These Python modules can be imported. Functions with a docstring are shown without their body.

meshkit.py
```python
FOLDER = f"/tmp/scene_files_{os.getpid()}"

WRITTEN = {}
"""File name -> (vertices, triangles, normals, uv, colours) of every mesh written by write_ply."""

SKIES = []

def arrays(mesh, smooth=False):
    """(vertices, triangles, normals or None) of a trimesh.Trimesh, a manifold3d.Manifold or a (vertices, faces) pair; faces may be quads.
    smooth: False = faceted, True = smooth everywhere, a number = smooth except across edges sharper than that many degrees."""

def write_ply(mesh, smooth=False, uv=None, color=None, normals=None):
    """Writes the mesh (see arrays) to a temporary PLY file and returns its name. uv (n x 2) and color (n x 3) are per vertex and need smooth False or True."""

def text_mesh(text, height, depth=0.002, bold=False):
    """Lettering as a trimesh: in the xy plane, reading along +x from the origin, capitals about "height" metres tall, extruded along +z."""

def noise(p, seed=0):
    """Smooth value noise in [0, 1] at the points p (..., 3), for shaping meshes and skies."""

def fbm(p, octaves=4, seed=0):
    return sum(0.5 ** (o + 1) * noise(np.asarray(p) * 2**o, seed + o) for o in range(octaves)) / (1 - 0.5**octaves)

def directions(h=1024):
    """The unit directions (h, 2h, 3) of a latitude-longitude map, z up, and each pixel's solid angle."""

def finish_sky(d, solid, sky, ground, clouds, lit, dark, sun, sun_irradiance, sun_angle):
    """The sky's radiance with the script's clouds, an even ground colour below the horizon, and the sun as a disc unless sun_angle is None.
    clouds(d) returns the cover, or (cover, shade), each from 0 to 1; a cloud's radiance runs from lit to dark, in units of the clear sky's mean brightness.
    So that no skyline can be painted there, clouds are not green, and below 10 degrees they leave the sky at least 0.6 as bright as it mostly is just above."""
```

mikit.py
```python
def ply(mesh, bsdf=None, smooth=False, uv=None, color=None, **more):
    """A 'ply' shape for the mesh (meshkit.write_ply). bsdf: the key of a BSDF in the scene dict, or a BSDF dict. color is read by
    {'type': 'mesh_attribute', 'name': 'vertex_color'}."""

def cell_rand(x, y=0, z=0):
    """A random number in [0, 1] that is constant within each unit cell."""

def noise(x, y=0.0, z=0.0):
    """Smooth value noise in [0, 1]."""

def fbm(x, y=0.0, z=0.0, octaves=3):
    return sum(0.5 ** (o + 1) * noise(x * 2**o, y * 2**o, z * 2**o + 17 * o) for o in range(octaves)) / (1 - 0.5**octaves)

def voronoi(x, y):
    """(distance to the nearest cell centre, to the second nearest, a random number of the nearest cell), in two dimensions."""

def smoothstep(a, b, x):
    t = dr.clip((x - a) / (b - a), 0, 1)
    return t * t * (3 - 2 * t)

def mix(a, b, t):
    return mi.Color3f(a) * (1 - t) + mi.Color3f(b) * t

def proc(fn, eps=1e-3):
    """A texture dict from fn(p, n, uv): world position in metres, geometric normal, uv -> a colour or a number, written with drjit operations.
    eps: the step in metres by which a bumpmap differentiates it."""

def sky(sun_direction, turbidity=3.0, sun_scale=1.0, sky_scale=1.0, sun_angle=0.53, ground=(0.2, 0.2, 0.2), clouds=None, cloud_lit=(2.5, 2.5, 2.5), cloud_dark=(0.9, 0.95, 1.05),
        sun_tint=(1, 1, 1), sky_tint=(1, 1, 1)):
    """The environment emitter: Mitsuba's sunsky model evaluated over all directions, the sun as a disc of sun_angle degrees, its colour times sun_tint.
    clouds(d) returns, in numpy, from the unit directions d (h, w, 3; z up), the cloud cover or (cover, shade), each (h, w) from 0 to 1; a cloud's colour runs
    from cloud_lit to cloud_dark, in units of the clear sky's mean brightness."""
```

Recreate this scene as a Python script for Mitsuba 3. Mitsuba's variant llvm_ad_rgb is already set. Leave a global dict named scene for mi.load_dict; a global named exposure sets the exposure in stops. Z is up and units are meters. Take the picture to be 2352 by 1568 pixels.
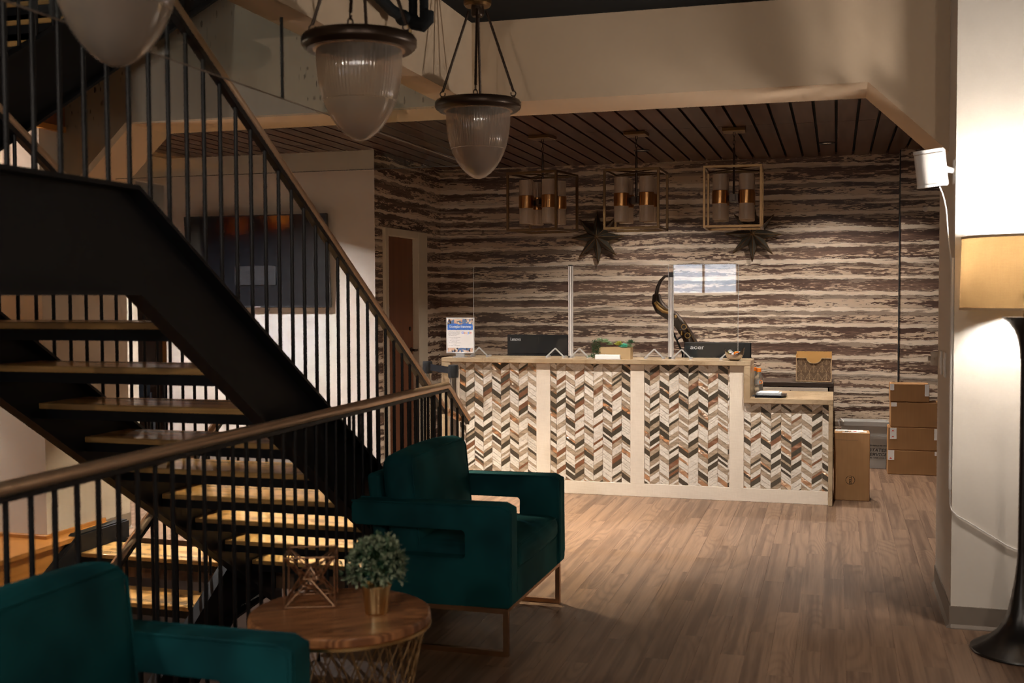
import math, random
import numpy as np, trimesh, mitsuba as mi, mikit, meshkit
import drjit as dr
from mikit import noise, fbm, cell_rand, smoothstep, mix, proc
T = mi.ScalarTransform4f
scene, labels = {}, {}
rng = random.Random(7)

# ---------------------------------------------------------------- camera
F_PX, YAW, PITCH, ROLL = 2568.8, 0.28187, 0.04134, -0.00404
CAM = np.array([0, 0, 1.5])
_cy, _sy, _cp, _sp = math.cos(YAW), math.sin(YAW), math.cos(PITCH), math.sin(PITCH)
_fwd = np.array([-_sy * _cp, _cy * _cp, -_sp]); _r0 = np.array([_cy, _sy, 0]); _u0 = np.cross(_r0, _fwd)
_right = math.cos(ROLL) * _r0 + math.sin(ROLL) * _u0
_up = -math.sin(ROLL) * _r0 + math.cos(ROLL) * _u0
scene['camera'] = {'type': 'thinlens', 'fov': math.degrees(2 * math.atan(1176 / F_PX)), 'fov_axis': 'x',
                   'aperture_radius': 0.0055, 'focus_distance': 8.3, 'near_clip': 0.05, 'far_clip': 100.0,
                   'to_world': T().look_at(origin=CAM.tolist(), target=(CAM + _fwd).tolist(), up=_up.tolist())}
exposure = 0.15

# light levels (radiance of bulbs and lamp discs, intensity of spots)
L_BULB = (780, 700, 610)
L_FILL_GLOBE = (185, 156, 128)
L_AMBER = (60, 20, 5)
L_FILL_ATRIUM = (280, 250, 212)
I_DESK = np.array([1.0, .91, .80]) * 14
I_WALL = np.array([1.0, .89, .77]) * 18
I_TV = np.array([1.0, .95, .92]) * 48
I_STAIR = np.array([1.0, .83, .56]) * 50
L_WINDOW = (4.6, 5.2, 6.0)


def at(px, py, x=None, y=None, z=None):
    """The point of the photograph's pixel on the plane x, y or z = const."""
    d = (px - 1176) / F_PX * _right - (py - 784) / F_PX * _up + _fwd
    k, v = (0, x) if x is not None else (1, y) if y is not None else (2, z)
    return CAM + d * (v - CAM[k]) / d[k]


# ---------------------------------------------------------------- materials
def lin(r, g, b):
    return [((c / 255) / 12.92 if c <= 10 else ((c / 255 + .055) / 1.055) ** 2.4) for c in (r, g, b)]


def rgb(c):
    return {'type': 'rgb', 'value': [float(x) for x in c]}


def tex(c):
    return c if isinstance(c, dict) else rgb(c)


def mat(key, color, rough=.5, metal=0., spec=.5, bump=None, scale=1., two=True, **more):
    b = {'type': 'principled', 'base_color': tex(color), 'roughness': rough if isinstance(rough, dict) else float(rough), 'metallic': float(metal), 'specular': float(spec), **more}
    if bump is not None:
        b = {'type': 'bumpmap', 'arbitrary': bump, 'scale': float(scale), 'bsdf': b}
    scene[key] = {'type': 'twosided', 'bsdf': b} if two else b


def diff(key, color):
    scene[key] = {'type': 'twosided', 'bsdf': {'type': 'diffuse', 'reflectance': tex(color)}}


def C(*c):
    return mi.Color3f(*c)


def wallpaper(p, n, uv):
    u, v = p.x + p.y, p.z
    warp = fbm(u * .8, v * 2.6, 1.3, octaves=3) - .5
    vv = v + .050 * warp + .012 * (noise(u * 3.1, v * 9, 8.) - .5)
    b1 = noise(u * 42, v * 230, 7.7) - .5
    b2 = noise(u * 14, v * 110, 3.1) - .5
    reg = noise(u * .75, vv * 9.5, 5.5)
    m = fbm(u * 2.6, vv * 31, 4.2, octaves=4)
    tan = smoothstep(.34, .62, fbm(u * 1.3, vv * 22, 9.1, octaves=3) + .35 * b1 + .3 * b2)
    mm = smoothstep(.51, .58, m + .42 * b1 + .34 * b2 + .30 * (reg - .5))
    c = mix(C(.060, .032, .025), C(.125, .074, .054), tan)
    c = mix(c, C(.27, .19, .14), smoothstep(.44, .58, m + .5 * b1 + .3 * b2 + .2 * (reg - .5)) * .5)
    c = mix(c, C(.57, .45, .34), mm * .9)
    for fq, w0, w1, keep, sd in ((6.9, .02, .115, 0., 2.1), (11.7, .02, .10, .58, 6.3)):
        ph = vv * fq + sd
        row = dr.floor(ph)
        th = noise(u * 1.5 + row * 13.7, row * 7.3, sd)
        d = dr.abs(ph - row - .5) + .16 * b2 + .10 * b1
        on = smoothstep(keep, keep + .12, noise(u * .8 + row * 3.3, row * 5.1, sd + 4))
        c = mix(c, C(.050, .027, .021), .8 * smoothstep(.30, .18, dr.abs(ph - row - .5 + .14)) * on * (1 - .5 * th))
        c = mix(c, C(.68, .58, .475), smoothstep(w0 + w1 * th + .06, w0 + w1 * th, d) * on)
    return c


PLANK_W, PLANK_L = .1005, .915


def floor_wood(p, n, uv):
    col = dr.floor((p.x + 2.06) / PLANK_W)
    off = col * .618034
    row = dr.floor(p.y / PLANK_L + (off - dr.floor(off)))
    r, r2 = cell_rand(col, row, 3), cell_rand(col, row, 11)
    xl = (p.x + 2.06) / PLANK_W - col
    g = noise(p.x * 11 + r * 50, p.y * 1.6 + r2 * 30, r * 9)
    ring = .5 + .5 * dr.sin(6.2832 * (g * 9 + xl * .7))
    fig = smoothstep(.25, .7, noise(p.x * 5 + r * 20, p.y * 1.1, 3 + r2 * 8))
    fine = noise(p.x * 210, p.y * 9, r * 40)
    streak = fbm(p.x * 34, p.y * .9, r * 70)
    c = mix(C(.190, .118, .076), C(.118, .070, .046), smoothstep(.35, .75, streak))
    c = mix(c, C(.088, .050, .033), .38 * ring * ring * fig)
    c = c * (.90 + .20 * fine) * (.91 + .18 * r)
    return c


def slat_wood(p, n, uv):
    k = dr.floor((p.x + .008) / .1445)
    g = fbm(p.x * 22 + k * 3.7, p.y * 1.4, k * 5.1)
    return mix(C(.058, .022, .012), C(.031, .012, .0075), g) * (.82 + .36 * cell_rand(k, dr.floor(p.y / 2.37 - .575), 5))


def tread_wood(p, n, uv):
    k = dr.floor(p.y / .293)
    g = noise(p.x * 1.5 + k * 9, p.y * 22, p.z * 30)
    ring = .5 + .5 * dr.sin(6.2832 * (g * 5 + p.y * 12))
    knots = smoothstep(.62, .8, noise(p.x * 9, p.y * 26, k))
    fine = noise(p.x * 9, p.y * 240, p.z * 200)
    c = mix(C(.54, .325, .120), C(.36, .20, .070), .55 * ring + .25 * fine)
    return mix(c, C(.16, .09, .04), .6 * knots)


def concrete(p, n, uv):
    a = fbm(p.x * 2.2, p.z * 1.6, p.y, octaves=4)
    pits = smoothstep(.66, .76, noise(p.x * 95, p.z * 24, p.y * 7)) * smoothstep(.30, .55, noise(p.x * 4, p.z * 3, 5))
    a = dr.clip(a + .35 * (fbm(p.x * 26, p.z * 5, 2.2) - .5), 0, 1)
    c = mix(C(.40, .36, .30), C(.26, .235, .195), a)
    return mix(c, C(.03, .028, .025), .85 * pits)


def stone(p, n, uv):
    a = fbm(p.x * 7, p.y * 7, p.z * 9, octaves=4)
    v = dr.abs(fbm(p.x * 11 + 4 * a, p.y * 8, p.z * 11 + 3, octaves=3) - .5)
    c = mix(C(.30, .215, .13), C(.40, .305, .20), smoothstep(.3, .7, a))
    return mix(c, C(.20, .12, .06), .4 * smoothstep(.03, .0, v))


def table_wood(p, n, uv):
    x, y = p.x * .8 + p.y * .6, p.y * .8 - p.x * .6
    b = dr.floor(y / .06)
    g = noise(x * 4 + b * 13, y * 42, b)
    ring = .5 + .5 * dr.sin(6.2832 * (g * 4 + y * 9))
    big = fbm(x * 5 + b * 31, y * 14, b * 3.3)
    fine = noise(x * 16, y * 420)
    c = mix(C(.33, .145, .062), C(.150, .058, .026), smoothstep(.30, .70, .55 * big + .45 * ring * .8))
    return c * (.82 + .3 * fine) * (.85 + .3 * cell_rand(b, 2, 1))


def oak(p, n, uv):
    g = fbm(p.x * 3, p.y * 3, p.z * 40)
    return mix(C(.52, .24, .065), C(.40, .17, .04), g)


def brown_wood(p, n, uv):
    g = fbm(p.x * 30, p.y * 30, p.z * 1.2)
    return mix(C(.170, .064, .030), C(.115, .042, .021), g)


def linen(p, n, uv):
    a = noise(p.x * 640, p.y * 640, p.z * 18) * .5 + noise(p.x * 36, p.y * 36, p.z * 620) * .5
    return mix(C(.075, .044, .0175), C(.112, .072, .033), a)


def velvet(p, n, uv):
    a = fbm(p.x * 6, p.y * 6, p.z * 4, octaves=3)
    return mix(C(.0025, .031, .038), C(.0045, .062, .072), smoothstep(.25, .75, a))


def cardboard(p, n, uv):
    a = fbm(p.x * 9, p.y * 9, p.z * 7, octaves=3)
    ribs = noise(p.x * 160, p.y * 160, p.z * 6)
    return mix(C(.27, .142, .063), C(.36, .203, .095), .7 * a + .3 * ribs)


def tile_wood(p, n, uv):
    g = fbm(p.x * 30, p.y * 10, p.z * 95)
    return mix(C(.40, .31, .225), C(.265, .20, .14), smoothstep(.3, .75, g))


def marble_tile(p, n, uv):
    g = fbm(p.x * 90, p.y * 10, p.z * 90)
    return mix(C(.54, .49, .425), C(.66, .605, .535), smoothstep(.3, .6, g))


def ripple(p, n, uv):
    return fbm(p.x * 22, p.y * 5, p.z * 30, octaves=2)


def grit(p, n, uv):
    return fbm(p.x * 120, p.y * 120, p.z * 120, octaves=2)


def crackle(p, n, uv):
    return noise(p.x * 170, p.y * 170, p.z * 170)


def linenweave(p, n, uv):
    a = noise(p.x * 300, p.y * 300, p.z * 25) * .5 + noise(p.x * 30, p.y * 30, p.z * 300) * .5
    return mix(C(.61, .535, .45), C(.70, .625, .535), a)


P_WALLPAPER, P_FLOOR, P_SLAT, P_TREAD = proc(wallpaper), proc(floor_wood), proc(slat_wood), proc(tread_wood)
mat('m_wallpaper', P_WALLPAPER, .42, spec=.35)
mat('m_floor', P_FLOOR, .42, spec=.35)
mat('m_slat', P_SLAT, .26, spec=.45)
mat('m_tread', P_TREAD, .16, spec=.6)
mat('m_concrete', proc(concrete), .75, spec=.2)
mat('m_stone', proc(stone), .16, spec=.5)
mat('m_table', proc(table_wood), .22, spec=.45)
mat('m_oak', proc(oak), .4, spec=.4)
mat('m_redwood', proc(brown_wood), .4, spec=.35)
mat('m_velvet', proc(velvet), .75, spec=.12, sheen=1.0, sheen_tint=.9)
mat('m_card', proc(cardboard), .8, spec=.15)
mat('m_tile_wood', proc(tile_wood), .35, spec=.4)
mat('m_tile_stone', proc(marble_tile), .5, spec=.35)
mat('m_linen_panel', proc(linenweave), .6, spec=.25)
diff('m_white', lin(214, 207, 198))
diff('m_cream', lin(205, 194, 176))
diff('m_header', lin(202, 181, 157))
mat('m_black_ceiling', (.006, .008, .010), .8, spec=.2)
mat('m_steel', (.0075, .0085, .011), .55, spec=.15)
mat('m_baluster', (.0055, .0065, .009), .45, spec=.25)
mat('m_bronze_rail', (.62, .45, .32), .30, .7)
mat('m_dark_bronze', (.035, .021, .014), .33, .55)
mat('m_brass', (.74, .57, .30), .24, 1.)
mat('m_wire', (.38, .245, .115), .34, .85)
mat('m_brass_dark', (.20, .115, .05), .32, .9)
mat('m_cage', (.15, .088, .040), .30, .85)
mat('m_sleeve', (.50, .27, .115), .22, 1.)
mat('m_gold', (.80, .54, .20), .18, 1.)
mat('m_rose_gold', (.46, .27, .16), .30, 1.)
mat('m_chrome', (.62, .60, .58), .13, 1.)
mat('m_alu', (.88, .86, .86), .35, .6)
mat('m_black_gloss', (.003, .004, .006), .035, spec=.3)
mat('m_tv_screen', (.003, .004, .006), .10, spec=.32)
mat('m_black_plastic', (.011, .013, .016), .38, spec=.4)
mat('m_black_fabric', (.010, .011, .014), .8, spec=.15)
mat('m_white_plastic', (.80, .78, .76), .35, spec=.4)
mat('m_white_gloss', (.86, .86, .86), .3, spec=.4)
mat('m_gray_rubber', lin(122, 112, 103), .6, spec=.25)
mat('m_gray_floor', lin(120, 106, 98), .7, spec=.2)
mat('m_grout', lin(222, 203, 178), .7, spec=.2)
mat('m_tile_dark', (.062, .051, .038), .14, spec=.5)
mat('m_tile_taupe', lin(150, 128, 104), .3, spec=.4)
mat('m_tile_brown', (.36, .19, .12), .30, .75, bump=proc(ripple), scale=.004)
mat('m_tile_copper', (.95, .68, .48), .20, .95, bump=proc(ripple), scale=.012)
mat('m_pilaster', lin(228, 212, 190), .5, spec=.3)
mat('m_lamp_black', (.0075, .0070, .0072), .30, spec=.5)
mat('m_star_glass', (.045, .040, .032), .22, .2, spec=.6)
mat('m_dark_cabinet', (.040, .026, .020), .4, spec=.35)
mat('m_board', lin(196, 152, 92), .7, spec=.2)
mat('m_board_dark', lin(122, 98, 78), .7, spec=.2)
mat('m_board_pale', lin(206, 182, 150), .7, spec=.2)
mat('m_orange', (.85, .22, .02), .4, spec=.4)
mat('m_paper', (.82, .82, .82), .7, spec=.2)
mat('m_blue_print', lin(66, 112, 190), .6, spec=.2)
mat('m_red_print', (.60, .03, .03), .6, spec=.2)
mat('m_gray_print', (.42, .44, .47), .6, spec=.2)
mat('m_print_blue', lin(66, 133, 244), .6, spec=.2)
mat('m_print_yellow', lin(251, 188, 5), .6, spec=.2)
mat('m_print_green', lin(52, 168, 83), .6, spec=.2)
mat('m_print_black', (.012, .011, .010), .6, spec=.2)
mat('m_silver_print', (.70, .72, .75), .35, .3)
mat('m_tub', lin(158, 157, 154), .5, spec=.3)
mat('m_water', (.62, .60, .55), .06, spec=.6, spec_trans=.85, two=False)
mat('m_silver', (.60, .55, .50), .22, 1.)
mat('m_clay', lin(168, 143, 108), .8, spec=.2, bump=proc(grit), scale=.0015)
for i, c in enumerate(((.024, .062, .030), (.085, .150, .085), (.36, .42, .29))):
    scene[f'm_leaf_{i}'] = {'type': 'principledthin', 'base_color': rgb(c), 'roughness': .5, 'diff_trans': .5, 'spec_trans': 0.}
mat('m_leaf_dark', (.018, .055, .016), .45, spec=.4)
mat('m_leaf_pale', (.22, .30, .17), .5, spec=.3)
mat('m_leaf_aqua', (.10, .42, .30), .45, spec=.3)
mat('m_leaf_plum', (.11, .055, .05), .5, spec=.3)
mat('m_leaf_lime', (.30, .30, .05), .5, spec=.3)
scene['m_shade'] = {'type': 'principledthin', 'base_color': proc(linen), 'roughness': .8, 'diff_trans': 1.05, 'spec_trans': 0.}
scene['m_rib_glass'] = {'type': 'principledthin', 'base_color': rgb((.90, .80, .71)), 'roughness': .075, 'spec_trans': .80, 'diff_trans': .7, 'eta': 1.85}
scene['m_crackle_glass'] = {'type': 'principledthin', 'base_color': {'type': 'rgb', 'value': [.60, .50, .41]}, 'roughness': .25, 'spec_trans': .25, 'diff_trans': .75, 'eta': 1.5}
scene['m_pane'] = {'type': 'thindielectric', 'int_ior': 1.5}
scene['m_tint_pane'] = {'type': 'thindielectric', 'int_ior': 1.5, 'specular_transmittance': rgb((.80, .83, .78))}
mat('m_acrylic_edge', (.80, .80, .78), .1, spec=.6)
scene['m_acrylic'] = {'type': 'principledthin', 'base_color': rgb((.92, .92, .92)), 'roughness': .08, 'spec_trans': .55, 'diff_trans': .9, 'eta': 1.5}


def photo_strip(p, n, uv):
    a, b = noise(p.x * 42, p.z * 60, 1.), noise(p.x * 75, p.z * 90, 5.)
    c = mix(C(.55, .30, .20), C(.75, .66, .55), a)
    c = mix(c, C(.10, .17, .33), smoothstep(.55, .7, b))
    return mix(c, C(.04, .03, .03), smoothstep(.68, .8, noise(p.x * 90, p.z * 70, 9.)))


mat('m_photo', proc(photo_strip), .6, spec=.2)

# ---------------------------------------------------------------- mesh helpers
def hull(pts):
    return trimesh.convex.convex_hull(np.asarray(pts, float))


def bx(x0, x1, y0, y1, z0, z1, c=0.):
    x0, x1, y0, y1, z0, z1 = min(x0, x1), max(x0, x1), min(y0, y1), max(y0, y1), min(z0, z1), max(z0, z1)
    if c <= 0:
        m = trimesh.creation.box(bounds=[[x0, y0, z0], [x1, y1, z1]])
        return m
    c = min(c, (x1 - x0) * .45, (y1 - y0) * .45, (z1 - z0) * .45)
    pts = []
    for x, sx in ((x0, 1), (x1, -1)):
        for y, sy in ((y0, 1), (y1, -1)):
            for z, sz in ((z0, 1), (z1, -1)):
                pts += [(x, y + sy * c, z + sz * c), (x + sx * c, y, z + sz * c), (x + sx * c, y + sy * c, z)]
    return hull(pts)


def softbox(x0, x1, y0, y1, z0, z1, r, n=5, puff=0.):
    """A rounded box (spheres at the corners); puff swells the middle of its faces."""
    s = trimesh.creation.icosphere(subdivisions=2, radius=1)
    v = s.vertices
    pts = [np.array([x, y, z]) + r * v for x in (x0 + r, x1 - r) for y in (y0 + r, y1 - r) for z in (z0 + r, z1 - r)]
    m = hull(np.vstack(pts))
    if puff:
        m = m.subdivide_to_size(max(x1 - x0, y1 - y0, z1 - z0) / 11)
        c = np.array([(x0 + x1) / 2, (y0 + y1) / 2, (z0 + z1) / 2]); h = np.array([x1 - x0, y1 - y0, z1 - z0]) / 2
        q = (m.vertices - c) / h
        out = np.zeros_like(q)
        for k in range(3):
            a, b = [i for i in range(3) if i != k]
            w = np.clip(1 - q[:, a] ** 2, 0, 1) * np.clip(1 - q[:, b] ** 2, 0, 1)
            out[:, k] = np.sign(q[:, k]) * (np.abs(q[:, k]) > .8) * w * puff
        m.vertices = m.vertices + out
    return m


def cat(*ms):
    ms = [m for m in ms if m is not None]
    return trimesh.util.concatenate(ms) if len(ms) > 1 else ms[0]


def tube(pts, r, n=8, closed=False, caps=True):
    pts = np.asarray(pts, float)
    m = len(pts)
    rs = np.full(m, r) if np.isscalar(r) else np.asarray(r, float)
    tan = np.gradient(pts, axis=0) if not closed else (np.roll(pts, -1, 0) - np.roll(pts, 1, 0))
    tan /= np.linalg.norm(tan, axis=1, keepdims=True) + 1e-12
    a = np.array([0, 0, 1.0]) if abs(tan[0][2]) < .9 else np.array([1.0, 0, 0])
    u = np.cross(tan[0], a); u /= np.linalg.norm(u)
    rings = []
    ang = np.arange(n) * 2 * math.pi / n
    for i in range(m):
        u = u - tan[i] * (u @ tan[i]); u /= np.linalg.norm(u) + 1e-12
        w = np.cross(tan[i], u)
        rings.append(pts[i] + rs[i] * (np.cos(ang)[:, None] * u + np.sin(ang)[:, None] * w))
    v = np.vstack(rings); f = []
    for i in range(m if closed else m - 1):
        a0, b0 = i * n, ((i + 1) % m) * n
        for k in range(n):
            k2 = (k + 1) % n
            f += [[a0 + k, a0 + k2, b0 + k2], [a0 + k, b0 + k2, b0 + k]]
    if caps and not closed:
        v = np.vstack([v, pts[0], pts[-1]]); c0, c1 = len(v) - 2, len(v) - 1
        for k in range(n):
            k2 = (k + 1) % n
            f += [[c0, k2, k], [c1, (m - 1) * n + k, (m - 1) * n + k2]]
    return trimesh.Trimesh(v, f, process=False)


def bar(a, b, r, n=8):
    return tube([a, b], r, n)


def sqbar(a, b, w, h):
    """A rectangular bar from a to b: w across (horizontal), h in the vertical plane."""
    a, b = np.asarray(a, float), np.asarray(b, float)
    d = (b - a) / np.linalg.norm(b - a)
    up = np.array([0, 0, 1.0]) if abs(d[2]) < .95 else np.array([0, 1.0, 0])
    s = np.cross(d, up); s /= np.linalg.norm(s); t = np.cross(s, d)
    return hull([q + i * s * w / 2 + j * t * h / 2 for q in (a, b) for i in (-1, 1) for j in (-1, 1)])


def lathe(profile, n=48, centre=(0, 0), close=False):
    p = np.asarray(profile, float)
    ang = np.arange(n) * 2 * math.pi / n
    v = np.stack([centre[0] + p[:, None, 0] * np.cos(ang), centre[1] + p[:, None, 0] * np.sin(ang), np.repeat(p[:, 1:2], n, 1)], -1).reshape(-1, 3)
    f = []
    for i in range(len(p) - 1):
        for k in range(n):
            k2 = (k + 1) % n
            a, b, c, d = i * n + k, i * n + k2, (i + 1) * n + k2, (i + 1) * n + k
            f += [[a, b, c], [a, c, d]]
    m = trimesh.Trimesh(v, f, process=False)
    m.update_faces(m.nondegenerate_faces())
    return m


def plate(poly, axis, a, b):
    """The polygon extruded between a and b along the axis: (x, z) for 'y', (y, z) for 'x', (x, y) for 'z'."""
    from shapely.geometry import Polygon
    g = poly if hasattr(poly, 'exterior') else Polygon(poly)
    m = trimesh.creation.extrude_polygon(g, abs(b - a), engine='earcut')
    v = m.vertices.copy(); lo = min(a, b)
    if axis == 'y':
        m.vertices = np.stack([v[:, 0], lo + v[:, 2], v[:, 1]], -1); m.invert()
    elif axis == 'x':
        m.vertices = np.stack([lo + v[:, 2], v[:, 0], v[:, 1]], -1)
    else:
        m.vertices = np.stack([v[:, 0], v[:, 1], lo + v[:, 2]], -1)
    m.fix_normals()
    return m


def fast_prism(q, y0, y1):
    """A convex polygon in (x, z) between y0 (front) and y1, few triangles."""
    q = np.asarray(q, float); n = len(q)
    v = np.vstack([np.c_[q[:, 0], np.full(n, y0), q[:, 1]], np.c_[q[:, 0], np.full(n, y1), q[:, 1]]])
    f = [[0, i, i + 1] for i in range(1, n - 1)]
    for i in range(n):
        j = (i + 1) % n
        f += [[i, n + i, n + j], [i, n + j, j]]
    return trimesh.Trimesh(v, f, process=False)


def moved(m, loc=(0, 0, 0), rz=0., rx=0., ry=0., s=1.):
    m = m.copy()
    R = trimesh.transformations.euler_matrix(rx, ry, rz)
    R[:3, :3] *= s
    R[:3, 3] = loc
    m.apply_transform(R)
    return m


_count = {}


def key_of(name, parent=None):
    base = f'{parent}__{name}' if parent else name
    n = _count.get(base, 0); _count[base] = n + 1
    return base if n == 0 else f'{base}_{n:03d}'


def obj(name, mesh, m, parent=None, smooth=False, label=None, **more):
    k = key_of(name, parent)
    scene[k] = mikit.ply(mesh, m, smooth, **more)
    if label:
        labels[k] = {'label': label}
    return k


def thing(name, label, category, group=None):
    k = key_of(name)
    labels[k] = {'label': label, 'category': category, **({'group': group} if group else {})}
    return k


def tag(k, label, category, group=None, kind=None):
    labels[k] = {'label': label, 'category': category, **({'group': group} if group else {}), **({'kind': kind} if kind else {})}


def struct(name, mesh, m, label, parent=None, smooth=False):
    k = obj(name, mesh, m, parent, smooth)
    labels[k] = {'label': label, 'kind': 'structure'} if not parent else {'label': label}
    return k


def text(s, height, depth=.001, bold=False, loc=(0, 0, 0), width=None, face='-y', rot=0.):
    """Lettering on an upright face that looks along -y, its left lower corner at loc (its centre if rot)."""
    m = meshkit.text_mesh(s, height, depth, bold)
    if width:
        m.vertices[:, 0] *= width / (m.bounds[1][0] - m.bounds[0][0])
    v = m.vertices.copy()
    if rot:
        v[:, :2] -= (m.bounds[0][:2] + m.bounds[1][:2]) / 2
        c, q = math.cos(rot), math.sin(rot)
        v[:, :2] = np.c_[c * v[:, 0] - q * v[:, 1], q * v[:, 0] + c * v[:, 1]]
    m.vertices = np.c_[loc[0] + v[:, 0], loc[1] - v[:, 2], loc[2] + v[:, 1]]
    return m

# ================================================================ the setting
ZC, ZB = 2.745, 2.93                       # slatted ceiling, black ceiling
YH0, YH1 = 5.65, 6.11                      # header
XPR, XPL = .505, -4.40                     # faces of the right and left piers
YB, YTV, XS = 10.57, 8.91, -3.80           # back wall, television wall, side wall with the door
GX = -2.035                                # guard railing

# floor: planks one by one where they show large, the rest joined
def plank_mesh(c, r, x1=1e9):
    o = c * .618034; o -= math.floor(o)
    x0 = -2.06 + c * PLANK_W; y0 = (r - o) * PLANK_L
    g = .0004
    return bx(x0 + g, x0 + PLANK_W - g, y0 + g, y0 + PLANK_L - g, -.012, 0, 0), x0, y0


struct('floor', cat(bx(-2.06, 4.6, -4.1, 10.75, -.25, -.004), bx(-9.2, -2.06, 5.99, 10.75, -.25, -.004)), 'm_floor', 'brown wood-look plank floor of the lobby')
rest, n_pl = [], 0
for c in range(-71, 67):
    for r in range(-5, 14):
        m, x0, y0 = plank_mesh(c, r)
        if y0 < -4.0 or y0 > 10.6 or x0 < -9.1 or (x0 < -2.07 and y0 < 5.99):
            if not (x0 < -2.07 and 5.2 < y0 < 5.99):
                continue
            o = m.bounds; m = bx(o[0][0], o[1][0], 5.992, o[1][1], -.012, 0)
        mid = (x0 + .05, y0 + .45)
        if -2.07 <= x0 < .86 and 3.3 < y0 < 9.3 and n_pl < 300:
            obj('plank', m, 'm_floor', 'floor'); n_pl += 1
        else:
            rest.append(m)
k = obj('planks', cat(*rest), 'm_floor', 'floor'); labels[k] = {'label': 'farther floor planks', 'kind': 'stuff'}

# walls
struct('wall_back', bx(XS, .53, YB, YB + .2, 0, 2.85), 'm_wallpaper', 'back wall in brown and cream streaked wallpaper behind the desk')
struct('wall_back_right', bx(.53, 3.2, 10.30, YB + .2, 0, 2.85), 'm_wallpaper', 'narrow wallpapered wall standing slightly forward right of the back wall')
struct('wall_left_reception', cat(bx(XS - .002, XS, YTV, YTV + .15, 0, 2.85), bx(XS - .12, XS, YTV + .15, 9.115, 0, 2.85), bx(XS - .12, XS, 9.93, YB + .2, 0, 2.85), bx(XS - .12, XS, 9.115, 9.93, 2.055, 2.85)), 'm_wallpaper', 'dark wallpapered side wall with the brown door')
struct('wall_television', bx(-5.86, XS - .002, YTV, YTV + .15, 0, 2.85), 'm_white', 'pale wall that carries the television')
struct('wall_right', cat(bx(XPR, 4.6, 5.32, YH1, 0, 4.6)), 'm_white', 'white wall on the right behind the floor lamp')
struct('wall_left', cat(bx(-9.2, XPL, 5.45, 6.25, 0, 2.475), bx(-5.2, XPL, YH0, 6.25, 2.475, 4.6)), 'm_white', 'white wall and pier left of the stairs')
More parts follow.
